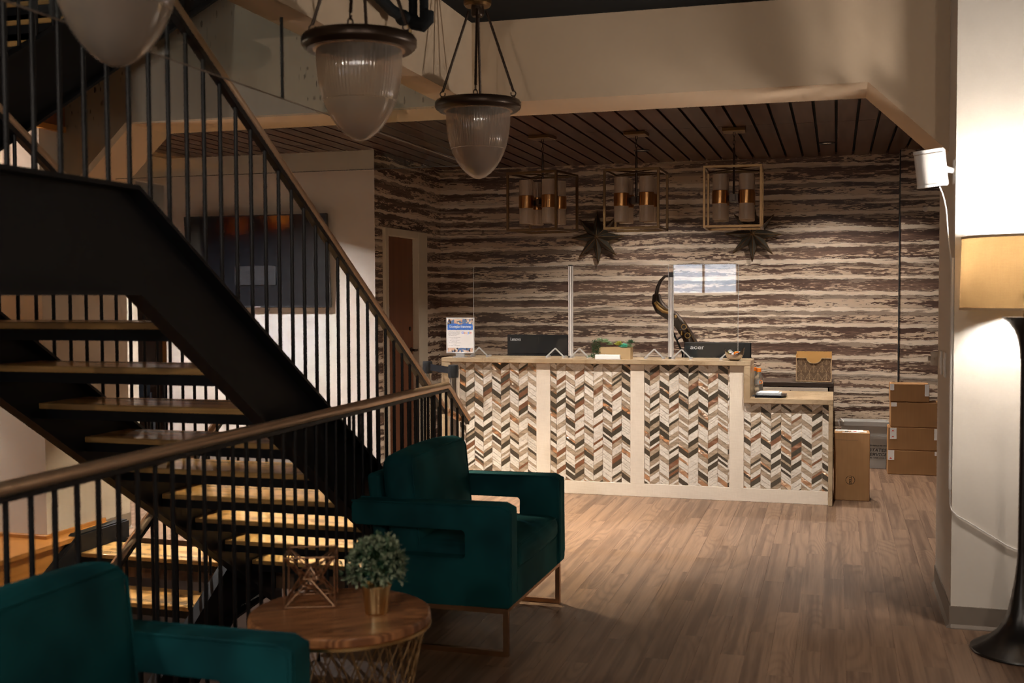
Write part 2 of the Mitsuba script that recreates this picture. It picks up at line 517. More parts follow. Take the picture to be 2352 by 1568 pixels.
# header: concrete front on the stair side, painted front on the right, painted soffit with sloped haunches
out_l = [(XPL, 2.10), (-3.965, 2.507), (-2.0, 2.507), (-2.0, 4.6), (XPL, 4.6)]
struct('wall_concrete', plate(out_l, 'y', YH0, YH0 + .06), 'm_concrete', 'bare concrete upstand over the opening behind the stairs')
struct('wall_header', cat(plate([(-2.0, 2.507), (.140, 2.510), (XPR, 2.165), (XPR, 3.1), (-2.0, 3.1)], 'y', YH0, YH0 + .06),
                          plate([(XPL, 2.10), (-3.965, 2.507), (.140, 2.510), (XPR, 2.165), (XPR, 3.1), (XPL, 3.1)], 'y', YH0 + .06, YH1)),
       'm_header', 'beige painted beam with sloped corners above the opening to the reception')
struct('trim_1', bx(-2.015, -1.85, -4., YH0, 2.515, 4.6), 'm_header', 'beige downstand beam running along the stairwell under the ceiling')
# wallpaper niche sides, room behind the camera
struct('wall_reception_right', bx(3.2, 3.3, YH1, YB, 0, 2.85), 'm_white', 'right wall of the reception behind the pier')
struct('wall_front', cat(bx(-9.2, -2.95, -4.2, -4.0, -2.3, 4.6), bx(-1.72, 4.6, -4.2, -4.0, -2.3, 4.6), bx(-2.95, -1.72, -4.2, -4., -2.3, 1.5), bx(-2.95, -1.72, -4.2, -4., 2.25, 4.6)), 'm_cream', 'wall behind the viewer with a window')
struct('wall_far_right', bx(4.6, 4.7, -4.2, 5.4, 0, 3.), 'm_cream', 'right wall of the lounge')
struct('wall_far_left', bx(-9.3, -9.2, -4.2, 11, -2.3, 4.6), 'm_cream', 'far left wall beyond the stairwell')
w1 = struct('window_1', cat(bx(-2.95, -1.72, -4.05, -3.97, 1.47, 1.53, .004), bx(-2.95, -1.72, -4.05, -3.97, 2.22, 2.28, .004), bx(-2.98, -2.92, -4.05, -3.97, 1.47, 2.28, .004), bx(-1.75, -1.69, -4.05, -3.97, 1.47, 2.28, .004), bx(-2.36, -2.32, -4.05, -3.97, 1.5, 2.25, .004)), 'm_white', 'window behind the viewer, dusk outside')
pane = moved(bx(-2.95, -1.72, -4.10, -4.09, 1.5, 2.25))
scene[w1 + '__pane'] = mikit.ply(trimesh.Trimesh([[-2.95, -4.1, 1.5], [-2.95, -4.1, 2.25], [-1.72, -4.1, 2.25], [-1.72, -4.1, 1.5]], [[0, 1, 2], [0, 2, 3]], process=False), 'm_white_plastic')
scene[w1 + '__pane']['emitter'] = {'type': 'area', 'radiance': rgb(L_WINDOW), 'sampling_weight': .5}
# small room seen through the gap beyond the left pier
struct('wall_room_beyond', cat(bx(-9.2, -5.86, 10.3, 10.4, 0, 2.85), bx(-5.90, -5.84, 8.15, 8.45, 0, 2.85), bx(-5.90, -5.84, 8.45, YTV + .15, 2.511, 2.85)), 'm_cream', 'cream walls around the doorway beyond the left pier')
struct('trim_6', bx(.522, .532, 10.29, 10.302, 0, 2.745), 'm_black_plastic', 'thin dark strip standing for the shade where the wallpapered wall steps forward')  # black strip stands in for the shaded side face of the step
# ceilings
struct('ceiling', cat(bx(-9.2, 3.3, 6.1, YB + .2, ZC + .035, 2.9)), 'm_black_ceiling', 'ceiling of dark red-brown slats with black gaps over the reception')
for kx in range(-41, 20):
    x0 = -.008 + .1445 * kx
    if -5.95 < x0 < 2.6:
        for a, b in ((6.12, 8.472), (8.478, YB)):
            obj('slat', bx(x0 + .010, x0 + .1345, a, b, ZC, ZC + .018, 0), 'm_slat', 'ceiling')
struct('ceiling_black', cat(bx(-1.85, 4.6, -4., YH0, ZB, ZB + .1), bx(-9.2, -1.85, -4., 6.2, 4.5, 4.6)), 'm_black_ceiling', 'black painted ceiling over the lounge')
# lower level
struct('floor_lower', cat(bx(-9.2, -1.7, -4, 8.5, -2.4, -2.2)), 'm_gray_floor', 'grey floor of the level below the stairs')
struct('wall_stairwell', cat(bx(-2.02, -1.98, -4, 6.0, -2.3, -.26), bx(-9.2, -1.88, 7.0, 7.1, -2.3, -.2)), 'm_gray_floor', 'grey side of the stairwell under the lobby floor')
# timber parapet and soffit at the left
struct('trim_2', cat(bx(-9.2, -4.275, 3., 5.45, .065, .095, .003), bx(-4.42, -4.275, 5.44, 5.98, .065, .095, .003)), 'm_oak', 'golden oak capping along the low wall beside the stairs')
struct('trim_3', cat(bx(-9.2, -4.40, 5.425, 5.455, .09, .118, .003), bx(-4.415, -4.385, 5.425, 5.98, .09, .118, .003)), 'm_oak', 'thin oak strip at the foot of the left pier')
struct('wall_parapet', bx(-4.6, -4.30, 3., 5.98, -2.2, .065), 'm_oak', 'oak-clad low wall dropping into the stairwell')
struct('trim_4', cat(bx(-9.2, -4.375, 4.2, YH0, 2.50, 2.95)), 'm_redwood', 'red-brown timber soffit edge above the left pier')
struct('trim_5', bx(-9.2, -4.368, 4.2, YH0, 2.468, 2.50), 'm_oak', 'oak strip under the timber soffit above the left pier')

# baseboards
def baseboard(name, a, b, nrm, label, h=.10, m='m_gray_rubber'):
    """A coved vinyl base along a-b on the side nrm of a wall."""
    a, b, nrm = np.array(a, float), np.array(b, float), np.array(nrm, float)
    prof = [(0, 0), (.018, 0), (.018, .004), (.006, .018), (.006, h), (0, h)]
    v = [np.array([*(q + nrm * d), z]) for q in (a, b) for d, z in prof]
    n = len(prof); f = []
    for i in range(n):
        j = (i + 1) % n
        f += [[i, j, n + j], [i, n + j, n + i]]
    f += [[0, i, i + 1] for i in range(1, n - 1)] + [[n, n + i + 1, n + i] for i in range(1, n - 1)]
    me = trimesh.Trimesh(v, f, process=False); me.fix_normals()
    struct(name, me, m, label)


baseboard('baseboard_right', (XPR, 5.32), (4.6, 5.32), (0, -1), 'taupe vinyl base under the white wall behind the floor lamp')
baseboard('baseboard_pier', (XPR, 5.31), (XPR, YH1), (-1, 0), 'taupe vinyl base on the side of the right pier')
baseboard('baseboard_left', (XPL, 5.98), (XPL, 6.25), (1, 0), 'grey vinyl base on the side of the left pier')
baseboard('baseboard_television', (-5.86, YTV), (XS, YTV), (0, -1), 'taupe vinyl base under the television wall')

# brown door in the side wall
d1 = struct('door_1', bx(XS - .08, XS - .035, 9.15, 9.895, .01, 2.03, .003), 'm_redwood', 'red-brown flush door in a cream frame in the dark side wall')
for a, b, c, d in ((9.075, 9.155, 0, 2.10), (9.885, 10.118, 0, 2.10), (9.155, 9.885, 2.03, 2.10)):
    obj('frame', bx(XS - .11, XS + .028, a, b, c, d, .005), 'm_cream', d1, label='cream door frame')
obj('lock', moved(lathe([(0, 0), (.02, 0), (.02, .01), (.008, .014), (0, .014)], 20), (XS - .036, 9.80, 1.19), ry=math.pi / 2), 'm_dark_bronze', d1, 30)
obj('handle', cat(moved(lathe([(0, 0), (.024, 0), (.024, .008), (0, .01)], 20), (XS - .036, 9.83, .99), ry=math.pi / 2), tube([(XS - .03, 9.83, .99), (XS + .03, 9.83, .99), (XS + .04, 9.80, .99), (XS + .04, 9.71, .99)], .009, 8)), 'm_dark_bronze', d1, 30)

# glass draft screens that hang under the beam round the stairwell
g = thing('glass_screen', 'clear glass draft screen hanging under the beams around the stairwell', 'glass screen')
XG, ZG = -1.93, 2.215
def sheet(p, name='pane'):
    obj(name, trimesh.Trimesh(p, [[0, 1, 2], [0, 2, 3]], process=False), 'm_tint_pane', g)
gy = [1.2, 2.45, 3.69, 5.88]
for a, b in zip(gy[:-1], gy[1:]):
    sheet([(XG, a + .004, ZG), (XG, b - .004, ZG), (XG, b - .004, 2.505), (XG, a + .004, 2.505)])
    obj('joint', bx(XG - .005, XG + .005, b - .004, b + .004, ZG, 2.505), 'm_black_plastic', g)
gx = [-1.93, -3.05, -3.96]
for a, b in zip(gx[:-1], gx[1:]):
    sheet([(a, 5.88, ZG), (b, 5.88, ZG), (b, 5.88, 2.505), (a, 5.88, 2.505)])
obj('edge', bx(XG - .003, XG + .003, 1.2, 5.88, ZG - .003, ZG), 'm_gray_rubber', g, label='pale ground lower edge of the glass')
obj('edge', bx(-4.2, XG, 5.876, 5.884, ZG - .003, ZG), 'm_star_glass', g)

# ================================================================ recessed lights
def downlight(x, y, z, inten, label, cut=52, beam=36, target=None):
    t = thing('downlight', label, 'downlight', None)
    obj('trim', moved(lathe([(.045, .012), (.045, 0), (.068, 0), (.068, .006), (.06, .012)], 32), (x, y, z - .006)), 'm_black_plastic', t, 30)
    obj('lens', moved(lathe([(0, 0), (.045, 0)], 24), (x, y, z - .0005)), 'm_white_plastic', t)
    tg = target or (x, y, 0)
    scene[t + '_beam'] = {'type': 'spot', 'to_world': T().look_at(origin=[x, y, z - .02], target=list(map(float, tg)), up=[0, 1, .01]), 'intensity': rgb(inten), 'cutoff_angle': float(cut), 'beam_width': float(beam), 'sampling_weight': 1.2}


downlight(-2.35, 6.95, ZC, I_DESK, 'recessed downlight in the slatted ceiling above the left of the desk', 44, 24, (-2.35, 7.6, 0))
downlight(-1.20, 6.95, ZC, I_DESK, 'recessed downlight in the slatted ceiling above the middle of the desk', 44, 24, (-1.2, 7.6, 0))
downlight(-.10, 6.95, ZC, I_DESK * .9, 'recessed downlight in the slatted ceiling above the right of the desk', 44, 24, (-.1, 7.6, 0))
downlight(-4.75, 7.50, ZC, I_TV, 'recessed downlight in front of the television wall', 64, 34)
downlight(-2.75, 6.42, ZC, I_STAIR, 'recessed downlight above the foot of the stairs', 42, 28)
downlight(-.079, 9.648, ZC, I_WALL, 'small recessed downlight in the slatted ceiling near the right of the wallpaper', 60, 30)
downlight(-1.62, 9.648, ZC, I_WALL * .75, 'small added downlight in the slatted ceiling washing the middle of the wallpaper', 60, 30)  # added lamp, lifts the middle of the wallpaper

downlight(-3.0, 6.25, -.25, np.array([1., .85, .75]) * 2.2, 'added downlight under the lobby floor brightening the lower level', 80, 60, (-3.0, 7.0, -1.2))  # added unseen lamp that lifts the dark stairwell wall

# ================================================================ staircase
RUN, RISE = .293, .178
SL = RISE / RUN
st = thing('staircase', 'black steel switchback staircase with thick wood treads and bronze handrails', 'staircase')
XR, XL = -2.13, -3.22                       # stringers of the flight up to the landing
XUR, XLL = -3.30, -4.24                     # lane of the upper and the lower flight


def top_z(y):                               # top edge of the stringers of the main flight
    return 1.205 - SL * (y - 4.057)


def channel(pts_top, depth, x, side, name='stringer'):
    """A C channel in the plane x whose top edge is the polyline (y, z); flanges stick out towards side."""
    top = np.asarray(pts_top, float); low = top - np.c_[np.zeros(len(top)), np.asarray(depth)]
    web = plate(np.vstack([top, low[::-1]]), 'x', x - .006, x + .006)
    fl = []
    for line in (top, low):
        for a, b in zip(line[:-1], line[1:]):
            q = [(x + s, y, z + t) for (y, z) in (a, b) for s in (0, side * .062) for t in (-.007, .007)]
            fl.append(hull(q))
    obj(name, cat(web, *fl), 'm_steel', st)


YL = 4.057 + (1.205 - 1.837) / SL           # where the stringer turns level at the landing
DV, DH = .372, .325
for x, side in ((XR, 1), (XL, 1)):
    channel([(1.7, 1.837), (YL, 1.837), (6.06, top_z(6.06))], [DH, DH, DV], x, side)
# treads of the main flight
def tread(x0, x1, yn, z, up, groove_far):
    b = bx(x0, x1, yn, yn + .315, z - .025, z, .003)
    k = obj('tread', b, 'm_tread', st)
    gy = yn + (.315 - .075 if groove_far else .045)
    for o in (0, .022):
        obj('groove', bx(x0 + .07, x1 - .07, gy + o, gy + o + .006, z - .001, z + .0006), 'm_black_plastic', k)
    q = bx(x0, x1, yn + .012, yn + .30, z - .032, z - .025)
    obj('carrier', cat(q, bx(x0, x1, yn + .008, yn + .016, z - .062, z - .025), bx(x0, x1, yn + .008, yn + .04, z - .066, z - .060), bx(x0, x1, yn + .285, yn + .293, z - .050, z - .025)), 'm_steel', k)


for i in range(0, 10):
    tread(XL + .008, XR - .008, 5.70 - RUN * i, RISE * i - .012, 1, True)
obj('landing', bx(-4.36, XR - .008, 1.7, YL + .02, 1.738, 1.78, .004), 'm_tread', st)
obj('landing_frame', cat(bx(-4.36, XR, 1.7, 1.71, 1.5, 1.84), bx(-4.36, -4.35, 1.7, YL + .1, 1.5, 1.84), bx(-4.36, XR, 1.7, YL, 1.70, 1.738)), 'm_steel', st)
# upper flight, away from the viewer
UY0, UZ0 = 3.92, 2.517
def up_z(y):
    return UZ0 + SL * (y - UY0)


ub = [(YL - .15, up_z(YL - .15)), (6.1, up_z(6.1))]
for x in (XUR, -4.35):
    channel(ub, [.34, .34], x, 1)
for i in range(1, 11):
    tread(-4.34, XUR - .008, 2.86 + RUN * i, 1.78 + RISE * i, 1, False)
obj('soffit', hull([(x, y, up_z(y) - .345 + t) for x in (-4.34, XUR - .01) for y in (YL, 6.1) for t in (0, .012)]), 'm_steel', st)
# lower flight, down towards the viewer
def lo_z(y):
    return .005 + .62 * (y - 5.538)


channel([(3.2, lo_z(3.2)), (5.56, lo_z(5.56)), (5.99, lo_z(5.56))], [.34, .34, .30], -3.31, 1)
channel([(3.2, lo_z(3.2) + .09), (5.56, .10), (6.02, .10)], [.36, .30, .13], -4.265, -1)
obj('end_plate', bx(-4.262, -4.25, 5.52, 6.02, -.02, .10), 'm_steel', st)
for j in range(0, 8):
    tread(-4.25, -3.325, 5.55 - RUN * j, -RISE * j, -1, False)

# balusters and rails
RB = .0078
def baluster(x, y, z0, z1):
    obj('baluster', tube([(x, y, z0), (x, y, z1)], RB, 8), 'm_baluster', st, True)


def handrail(pts, drop=.030, r=.0205):
    pts = np.asarray(pts, float)
    k = obj('handrail', tube(pts, r, 14), 'm_bronze_rail', st, 40)
    for a, b in zip(pts[:-1], pts[1:]):
        o = np.array([0, 0, drop])
        obj('rail_bar', sqbar(a - o, b - o, .026, .024), 'm_baluster', k)


def rail_z(y):
    return 1.074 - SL * (y - 5.615)


y = 2.512 - .1084 * 6
while y < 5.93:
    if y > YL:
        baluster(XR, y, top_z(y), rail_z(y) - .04)
        baluster(XL, y + .03, top_z(y + .03), rail_z(y + .03) + .01)
    else:
        baluster(XR, y, 1.837, rail_z(YL) - .04)
        baluster(XL, y + .03, 1.837, rail_z(YL) - .02)
    y += .1084
handrail([(XR, 1.75, rail_z(YL)), (XR, YL, rail_z(YL)), (XR, 5.95, rail_z(5.95))])
handrail([(XL, 1.9, rail_z(YL) + .05), (XL, YL, rail_z(YL) + .05), (XL, 5.96, rail_z(5.96) + .05)])
# rails of the upper and lower flights
yy = 3.1
while yy < 5.9:
    baluster(XUR + .01, yy, up_z(yy), up_z(yy) + .8)
    yy += .1084
handrail([(XUR + .01, 2.9, up_z(2.9) + .82), (XUR + .01, 5.95, up_z(5.95) + .82)])
yy = 3.5
while yy < 5.55:
    baluster(-3.33, yy, lo_z(yy), lo_z(yy) + .76)
    yy += .1084
handrail([(-3.33, 3.4, lo_z(3.4) + .79), (-3.33, 5.6, lo_z(5.6) + .79)])

# guard railing at the floor edge
gr = thing('guard_railing', 'bronze-topped black railing along the edge of the lounge floor before the stairs', 'railing')
ZR = 1.012
gpts = [(GX, .3, ZR), (GX, 5.744, ZR), (GX, 6.10, ZR - .62 * .356)]
k = obj('handrail', tube(gpts, .0205, 14), 'm_bronze_rail', gr, 40)
for a, b in zip(gpts[:-1], gpts[1:]):
    obj('rail_bar', sqbar(np.array(a) - (0, 0, .027), np.array(b) - (0, 0, .027), .020, .016), 'm_baluster', k)
obj('return_bar', cat(tube([(GX - .005, 6.08, ZR - .215), (GX - .05, 6.09, ZR - .217), (XR + .01, 5.97, ZR - .165)], .02, 10)), 'm_bronze_rail', gr, 40)
yy = 2.424 - .1019 * 18
while yy < 6.08:
    z1 = ZR - .03 if yy < 5.744 else ZR - .62 * (yy - 5.744) - .03
    obj('baluster', tube([(GX, yy, -.13), (GX, yy, z1)], RB, 8), 'm_baluster', gr, True)
    yy += .0935
obj('base_plate', bx(GX - .012, GX + .012, .3, 6.1, -.14, -.12), 'm_steel', gr)

# ================================================================ reception desk
YD = 8.208
dk = thing('reception_desk', 'herringbone mosaic reception desk with a stone counter that steps down at the right', 'desk')
obj('body', cat(bx(-2.87, -.60, YD + .03, YD + .30, 0, .985), bx(-.63, -.03, YD + .03, YD + .62, 0, .715)), 'm_pilaster', dk)
obj('counter', bx(-2.935, -.585, YD - .045, YD + .34, .985, 1.02, .004), 'm_stone', dk, label='high stone counter')
obj('counter_end', bx(-2.935, -2.865, YD - .045, YD + .34, 0, .985, .004), 'm_stone', dk, label='stone end slab under the high counter')
obj('counter_end', bx(-.632, -.585, YD - .045, YD + .34, .72, .985, .004), 'm_stone', dk, label='stone riser between the two counters')
obj('low_counter', bx(-.632, -.012, YD - .045, YD + .66, .717, .755, .004), 'm_stone', dk, label='low stone counter')
obj('counter_end', bx(-.042, -.012, YD - .045, YD + .66, 0, .717, .004), 'm_stone', dk, label='stone end slab at the right of the desk')
PAN = [(-2.80, -2.185, .985), (-2.075, -1.462, .985), (-1.357, -.736, .985), (-.632, -.043, .717)]
for a, b in ((-2.865, -2.80), (-2.185, -2.075), (-1.462, -1.357), (-.736, -.632)):
    obj('post', bx(a, b, YD - .006, YD + .03, .095, .985, .002), 'm_linen_panel', dk)
obj('plinth', bx(-2.865, -.043, YD - .006, YD + .03, .0, .098, .002), 'm_linen_panel', dk)
obj('grout', cat(*[bx(a, b, YD + .006, YD + .03, .098, z1) for a, b, z1 in PAN]), 'm_grout', dk)
from shapely.geometry import Polygon, box as sbox
PW, TAN = .0712, .68
tiles = {'m_tile_dark': [], 'm_tile_copper': [], 'm_tile_brown': [], 'm_tile_stone': [], 'm_tile_wood': [], 'm_tile_taupe': []}
tr = random.Random(21)
for a, b, z1 in PAN:
    frame = sbox(a + .001, .099, b - .001, z1)
    col0 = tr.choice((-.022, -.03, -.012)); col = 0
    x = a + col0
    while x < b:
        up = 1 if col % 2 else -1
        z = .02 - tr.random() * .05
        last = ''
        while z < z1 + .06:
            r = tr.random()
            if up > 0:
                pick = 'm_tile_dark' if r < .19 else 'm_tile_brown' if r < .33 else 'm_tile_wood' if r < .68 else 'm_tile_stone' if r < .88 else 'm_tile_taupe'
            else:
                pick = 'm_tile_dark' if r < .19 else 'm_tile_copper' if r < .33 else 'm_tile_wood' if r < .68 else 'm_tile_stone' if r < .88 else 'm_tile_taupe'
            if pick == last and pick != 'm_tile_stone':
                pick = 'm_tile_stone'
            last = pick
            hgt = tr.choice((.0355, .0355, .0165)) if pick != 'm_tile_taupe' else .0165
            if pick in ('m_tile_brown', 'm_tile_copper'):
                hgt = tr.choice((.0355, .0165))
            w = PW - .0020
            s = TAN * PW
            zl, zr = (z, z + s) if up > 0 else (z + s, z)
            g = frame.intersection(Polygon([(x, zl), (x + w, zr), (x + w, zr + hgt), (x, zl + hgt)]))
            if not g.is_empty and g.geom_type == 'Polygon' and g.area > 6e-5:
                tiles[pick].append((g.area, list(g.exterior.coords)[:-1][::1]))
            z += hgt + .0022
        x += PW; col += 1


def tile_mesh(q):
    q = np.array(q)
    s = np.sum(q[:, 0] * np.roll(q[:, 1], -1) - np.roll(q[:, 0], -1) * q[:, 1])
    return fast_prism(q if s > 0 else q[::-1], YD, YD + .008)


left = 300
for m in ('m_tile_dark', 'm_tile_copper', 'm_tile_brown', 'm_tile_taupe', 'm_tile_wood'):
    for ar, q in sorted(tiles[m], key=lambda t: -t[0]):
        if left and not (m == 'm_tile_wood'):
            obj('tile', tile_mesh(q), m, dk); left -= 1
        else:
            tiles['m_tile_stone' if m != 'm_tile_wood' else 'm_tile_wood'].append((0, q)) if m != 'm_tile_wood' else None
for q in sorted(tiles['m_tile_wood'], key=lambda t: -t[0]):
    if left > 0:
        obj('tile', tile_mesh(q[1]), 'm_tile_wood', dk); left -= 1
        q[1].append(None)
for m, nm, lb in (('m_tile_stone', 'stone_tiles', 'pale textured stone tiles'), ('m_tile_wood', 'wood_grain_tiles', 'beige wood-grain tiles')):
    ms = [tile_mesh(q) for _, q in tiles[m] if q[-1] is not None]
    if ms:
        k = obj(nm, cat(*ms), m, dk); labels[k] = {'label': lb, 'kind': 'stuff'}

# ---- things on the high counter
ZT = 1.02
sg = thing('sign_stand', 'white review flyer in a small clear stand at the left end of the high counter', 'sign')
ys = 8.22
obj('sheet', bx(-2.909, -2.689, ys, ys + .004, 1.056, 1.324), 'm_paper', sg)
obj('holder', cat(bx(-2.915, -2.683, ys + .004, ys + .007, 1.05, 1.33), bx(-2.85, -2.75, ys - .03, ys + .05, ZT, ZT + .006), bx(-2.835, -2.765, ys - .006, ys + .010, ZT + .006, 1.056)), 'm_acrylic', sg)
f0 = ys - .0006
obj('photo', bx(-2.902, -2.696, f0, ys, 1.272, 1.317), 'm_photo', sg, label='strip of photographs along the top of the flyer')
obj('photo', bx(-2.902, -2.696, f0, ys, 1.061, 1.093), 'm_photo', sg, label='strip of photographs along the foot of the flyer')
obj('banner', plate([(-2.902, 1.232), (-2.696, 1.232), (-2.696, 1.276), (-2.76, 1.283), (-2.80, 1.272), (-2.84, 1.284), (-2.902, 1.274)], 'y', f0 - .0004, ys), 'm_blue_print', sg, label='blue band')
obj('heading', text('Google Review', .017, .0006, True, (-2.888, f0 - .0006, 1.250), .178), 'm_white_gloss', sg, label='white heading')
xx = -2.787
for ch, cm in zip('Google', ('m_print_blue', 'm_red_print', 'm_print_yellow', 'm_print_blue', 'm_print_green', 'm_red_print')):
    t = text(ch, .017, .0005, False, (xx, f0, 1.203)); wd = .0135 if ch != 'l' else .005
    obj('letter', t, cm, sg); xx += {'G': .0172, 'o': .0145, 'g': .0145, 'l': .0066, 'e': .0145}[ch]
ln = []
for i in range(5):
    ln.append(bx(-2.897, -2.80 - (.03 if i == 4 else 0), f0, ys, 1.219 - i * .0078, 1.2215 - i * .0078))
for i, wd in enumerate((.10, .05, .08, .045, .10, .03, .09)):
    ln.append(bx(-2.846 - wd / 2, -2.846 + wd / 2, f0, ys, 1.172 - i * .0105, 1.1745 - i * .0105))
obj('text_lines', cat(*ln), 'm_gray_print', sg, label='rows of tiny grey print')

# three clear screens, their posts and feet
YP = 8.37
for i, (a, b, lb) in enumerate(((-2.735, -1.968, 'clear acrylic counter screen in front of the left monitor'), (-1.945, -1.205, 'clear acrylic counter screen behind the planter'), (-1.165, -.692, 'clear acrylic counter screen in front of the right monitor'))):
    s = thing('counter_screen', lb, 'screen')
    z0, z1 = ZT + .012, 1.722
    obj('pane', trimesh.Trimesh([(a, YP, z0), (b, YP, z0), (b, YP, z1), (a, YP, z1)], [[0, 1, 2], [0, 2, 3]], process=False), 'm_pane', s)
    ed = [bx(a - .003, a, YP - .003, YP + .003, z0, z1), bx(b, b + .003, YP - .003, YP + .003, z0, z1), bx(a, b, YP - .002, YP + .002, z1, z1 + .002)]
    obj('edge', cat(*ed), 'm_acrylic', s, label='bright sawn edge')
    for fx in ([-2.68, -2.067], [-1.876, -1.304], [-1.10, -.745])[i]:
        f = [sqbar((fx - .068, YP - .04, ZT + .008), (fx, YP - .04, ZT + .072), .008, .010), sqbar((fx, YP - .04, ZT + .072), (fx + .068, YP - .04, ZT + .008), .008, .010), bx(fx - .074, fx - .058, YP - .05, YP + .05, ZT, ZT + .012), bx(fx + .058, fx + .074, YP - .05, YP + .05, ZT, ZT + .012)]
        obj('foot', cat(*f), 'm_acrylic', s)
for px0, z0, z1, lb in ((-1.957, 1.03, 1.722, 'upright aluminium post between the left and middle counter screens'), (-1.186, 1.03, 1.63, 'upright aluminium post between the middle and right counter screens')):
    p = thing('screen_post', lb, 'post')
    obj('profile', cat(tube([(px0, YP + .012, ZT + .01), (px0, YP + .012, z1)], .013, 16), bx(px0 - .019, px0 + .019, YP + .012, YP + .020, ZT + .01, z1)), 'm_alu', p, 30)
    obj('cap', bx(px0 - .016, px0 + .016, YP - .002, YP + .026, ZT, ZT + .012), 'm_black_plastic', p)
    obj('cap', bx(px0 - .014, px0 + .014, YP - .002, YP + .024, z1, z1 + .01 if z1 > 1.7 else z1 + .035), 'm_black_plastic', p)

# monitors on the work surface behind
ws = thing('work_surface', 'dark work surface behind the high counter', 'desk')
obj('top', bx(-2.86, -.64, YD + .345, YD + .78, .70, .73, .003), 'm_dark_cabinet', ws)
obj('panel', cat(bx(-2.86, -2.83, YD + .36, YD + .77, 0, .70), bx(-.67, -.64, YD + .36, YD + .77, 0, .70)), 'm_dark_cabinet', ws)
def monitor(lb, x0, x1, z1, word, hgt, wx, width):
    t = thing('monitor', lb, 'monitor')
    y = 8.75
    obj('shell', bx(x0, x1, y, y + .035, z1 - .31, z1, .006), 'm_black_plastic', t)
    obj('screen', bx(x0 + .008, x1 - .008, y + .034, y + .0362, z1 - .295, z1 - .008), 'm_black_gloss', t)
    obj('seam', bx(x0 + .01, x1 - .01, y - .003, y, z1 - .155, z1 - .151), 'm_black_gloss', t)
    obj('stand', cat(bx((x0 + x1) / 2 - .03, (x0 + x1) / 2 + .03, y + .03, y + .055, .74, z1 - .12), bx((x0 + x1) / 2 - .11, (x0 + x1) / 2 + .11, y - .05, y + .13, .73, .745, .004)), 'm_black_plastic', t)
    obj('brand_mark', text(word, hgt, .001, True, (wx, y, z1 - (.050 if word == 'Lenovo' else .052)), width), 'm_silver_print', t, label='silver maker name')


monitor('black monitor seen from behind with a silver maker name, left on the desk', -2.574, -2.062, 1.180, 'Lenovo', .024, -2.548, .085)
monitor('black monitor seen from behind with a silver maker name, right on the desk', -1.135, -.623, 1.128, 'acer', .026, -1.090, .105)

# planter with succulents
def leaf(c, d, ln, w, th=.25, nrm=None):
    """A pointed fleshy leaf from c along d."""
    d = np.asarray(d, float) / np.linalg.norm(d)
    s = np.cross(d, [0, 0, 1.0] if abs(d[2]) < .95 else [1, 0, 0]); s /= np.linalg.norm(s)
    t = np.cross(s, d)
    c = np.asarray(c, float)
    p = [c, c + d * ln * .55 + s * w / 2, c + d * ln * .55 - s * w / 2, c + d * ln, c + d * ln * .5 + t * w * th, c + d * ln * .45 - t * w * th]
    f = [[0, 1, 4], [1, 3, 4], [3, 2, 4], [2, 0, 4], [1, 0, 5], [3, 1, 5], [2, 3, 5], [0, 2, 5]]
    return trimesh.Trimesh(p, f, process=False)


def rosette(c, r, n, layers, tilt=(0, 0, 1)):
    ms = []
    for L in range(layers):
        el = .25 + 1.05 * L / max(layers - 1, 1)
        for i in range(max(3, n - 2 * L)):
            a = 2 * math.pi * (i + .5 * L) / max(3, n - 2 * L)
            d = np.array([math.cos(a) * math.cos(el), math.sin(a) * math.cos(el) - .25, math.sin(el)])
            ms.append(leaf(c, d, r * (1 - .12 * L), r * .55))
    return cat(*ms)


pl = thing('succulent_planter', 'small wooden planter box filled with green and aqua succulents on the high counter', 'planter')
yp0, yp1 = 8.21, 8.31
obj('box', cat(bx(-1.70, -1.463, yp0, yp0 + .008, ZT, 1.107, .001), bx(-1.70, -1.463, yp1, yp1 + .008, ZT, 1.107, .001), bx(-1.70, -1.692, yp0 + .008, yp1, ZT, 1.107, .001), bx(-1.471, -1.463, yp0 + .008, yp1, ZT, 1.107, .001)), 'm_clay', pl)
obj('soil', bx(-1.692, -1.471, yp0 + .008, yp1, ZT + .005, 1.098), 'm_clay', pl)
lr = random.Random(5)
ms = []
for i in range(420):                                        # trailing string of leaves at the left end
    u = lr.random()
    if u < .75:
        c = np.array([-1.735 + .028 * (lr.random() - .5) * 2 + .02 * lr.random(), yp0 - .012 + .05 * lr.random(), 1.03 + .13 * lr.random()])
    else:
        c = np.array([-1.80 + .11 * lr.random(), yp0 + .004 + .04 * lr.random(), ZT + .012 + .016 * lr.random()])
    d = np.array([lr.uniform(-1, 1), lr.uniform(-1, .3), lr.uniform(-.5, .8)])
    ms.append(leaf(c, d, .014, .008))
k = obj('trailing_leaves', cat(*ms), 'm_leaf_dark', pl); labels[k] = {'label': 'dark green trailing leaves spilling over the left end', 'kind': 'stuff'}
for (x, z, r, n, L, m, lb) in ((-1.700, 1.150, .042, 9, 3, 'm_leaf_2', None), (-1.658, 1.142, .044, 9, 3, 'm_leaf_pale', None), (-1.622, 1.125, .034, 9, 3, 'm_leaf_pale', None), (-1.592, 1.116, .024, 8, 3, 'm_leaf_plum', 'plum coloured succulent'), (-1.556, 1.125, .044, 10, 3, 'm_leaf_lime', 'spiky lime succulent'), (-1.515, 1.108, .050, 11, 4, 'm_leaf_aqua', 'aqua rosette succulent'), (-1.476, 1.110, .040, 9, 3, 'm_leaf_pale', None), (-1.466, 1.142, .036, 9, 3, 'm_leaf_1', None)):
    obj('succulent', rosette((x, yp0 + .03, z), r, n, L), m, pl, label=lb)
wb = thing('name_block', 'white block standing in front of the succulent planter', 'block')
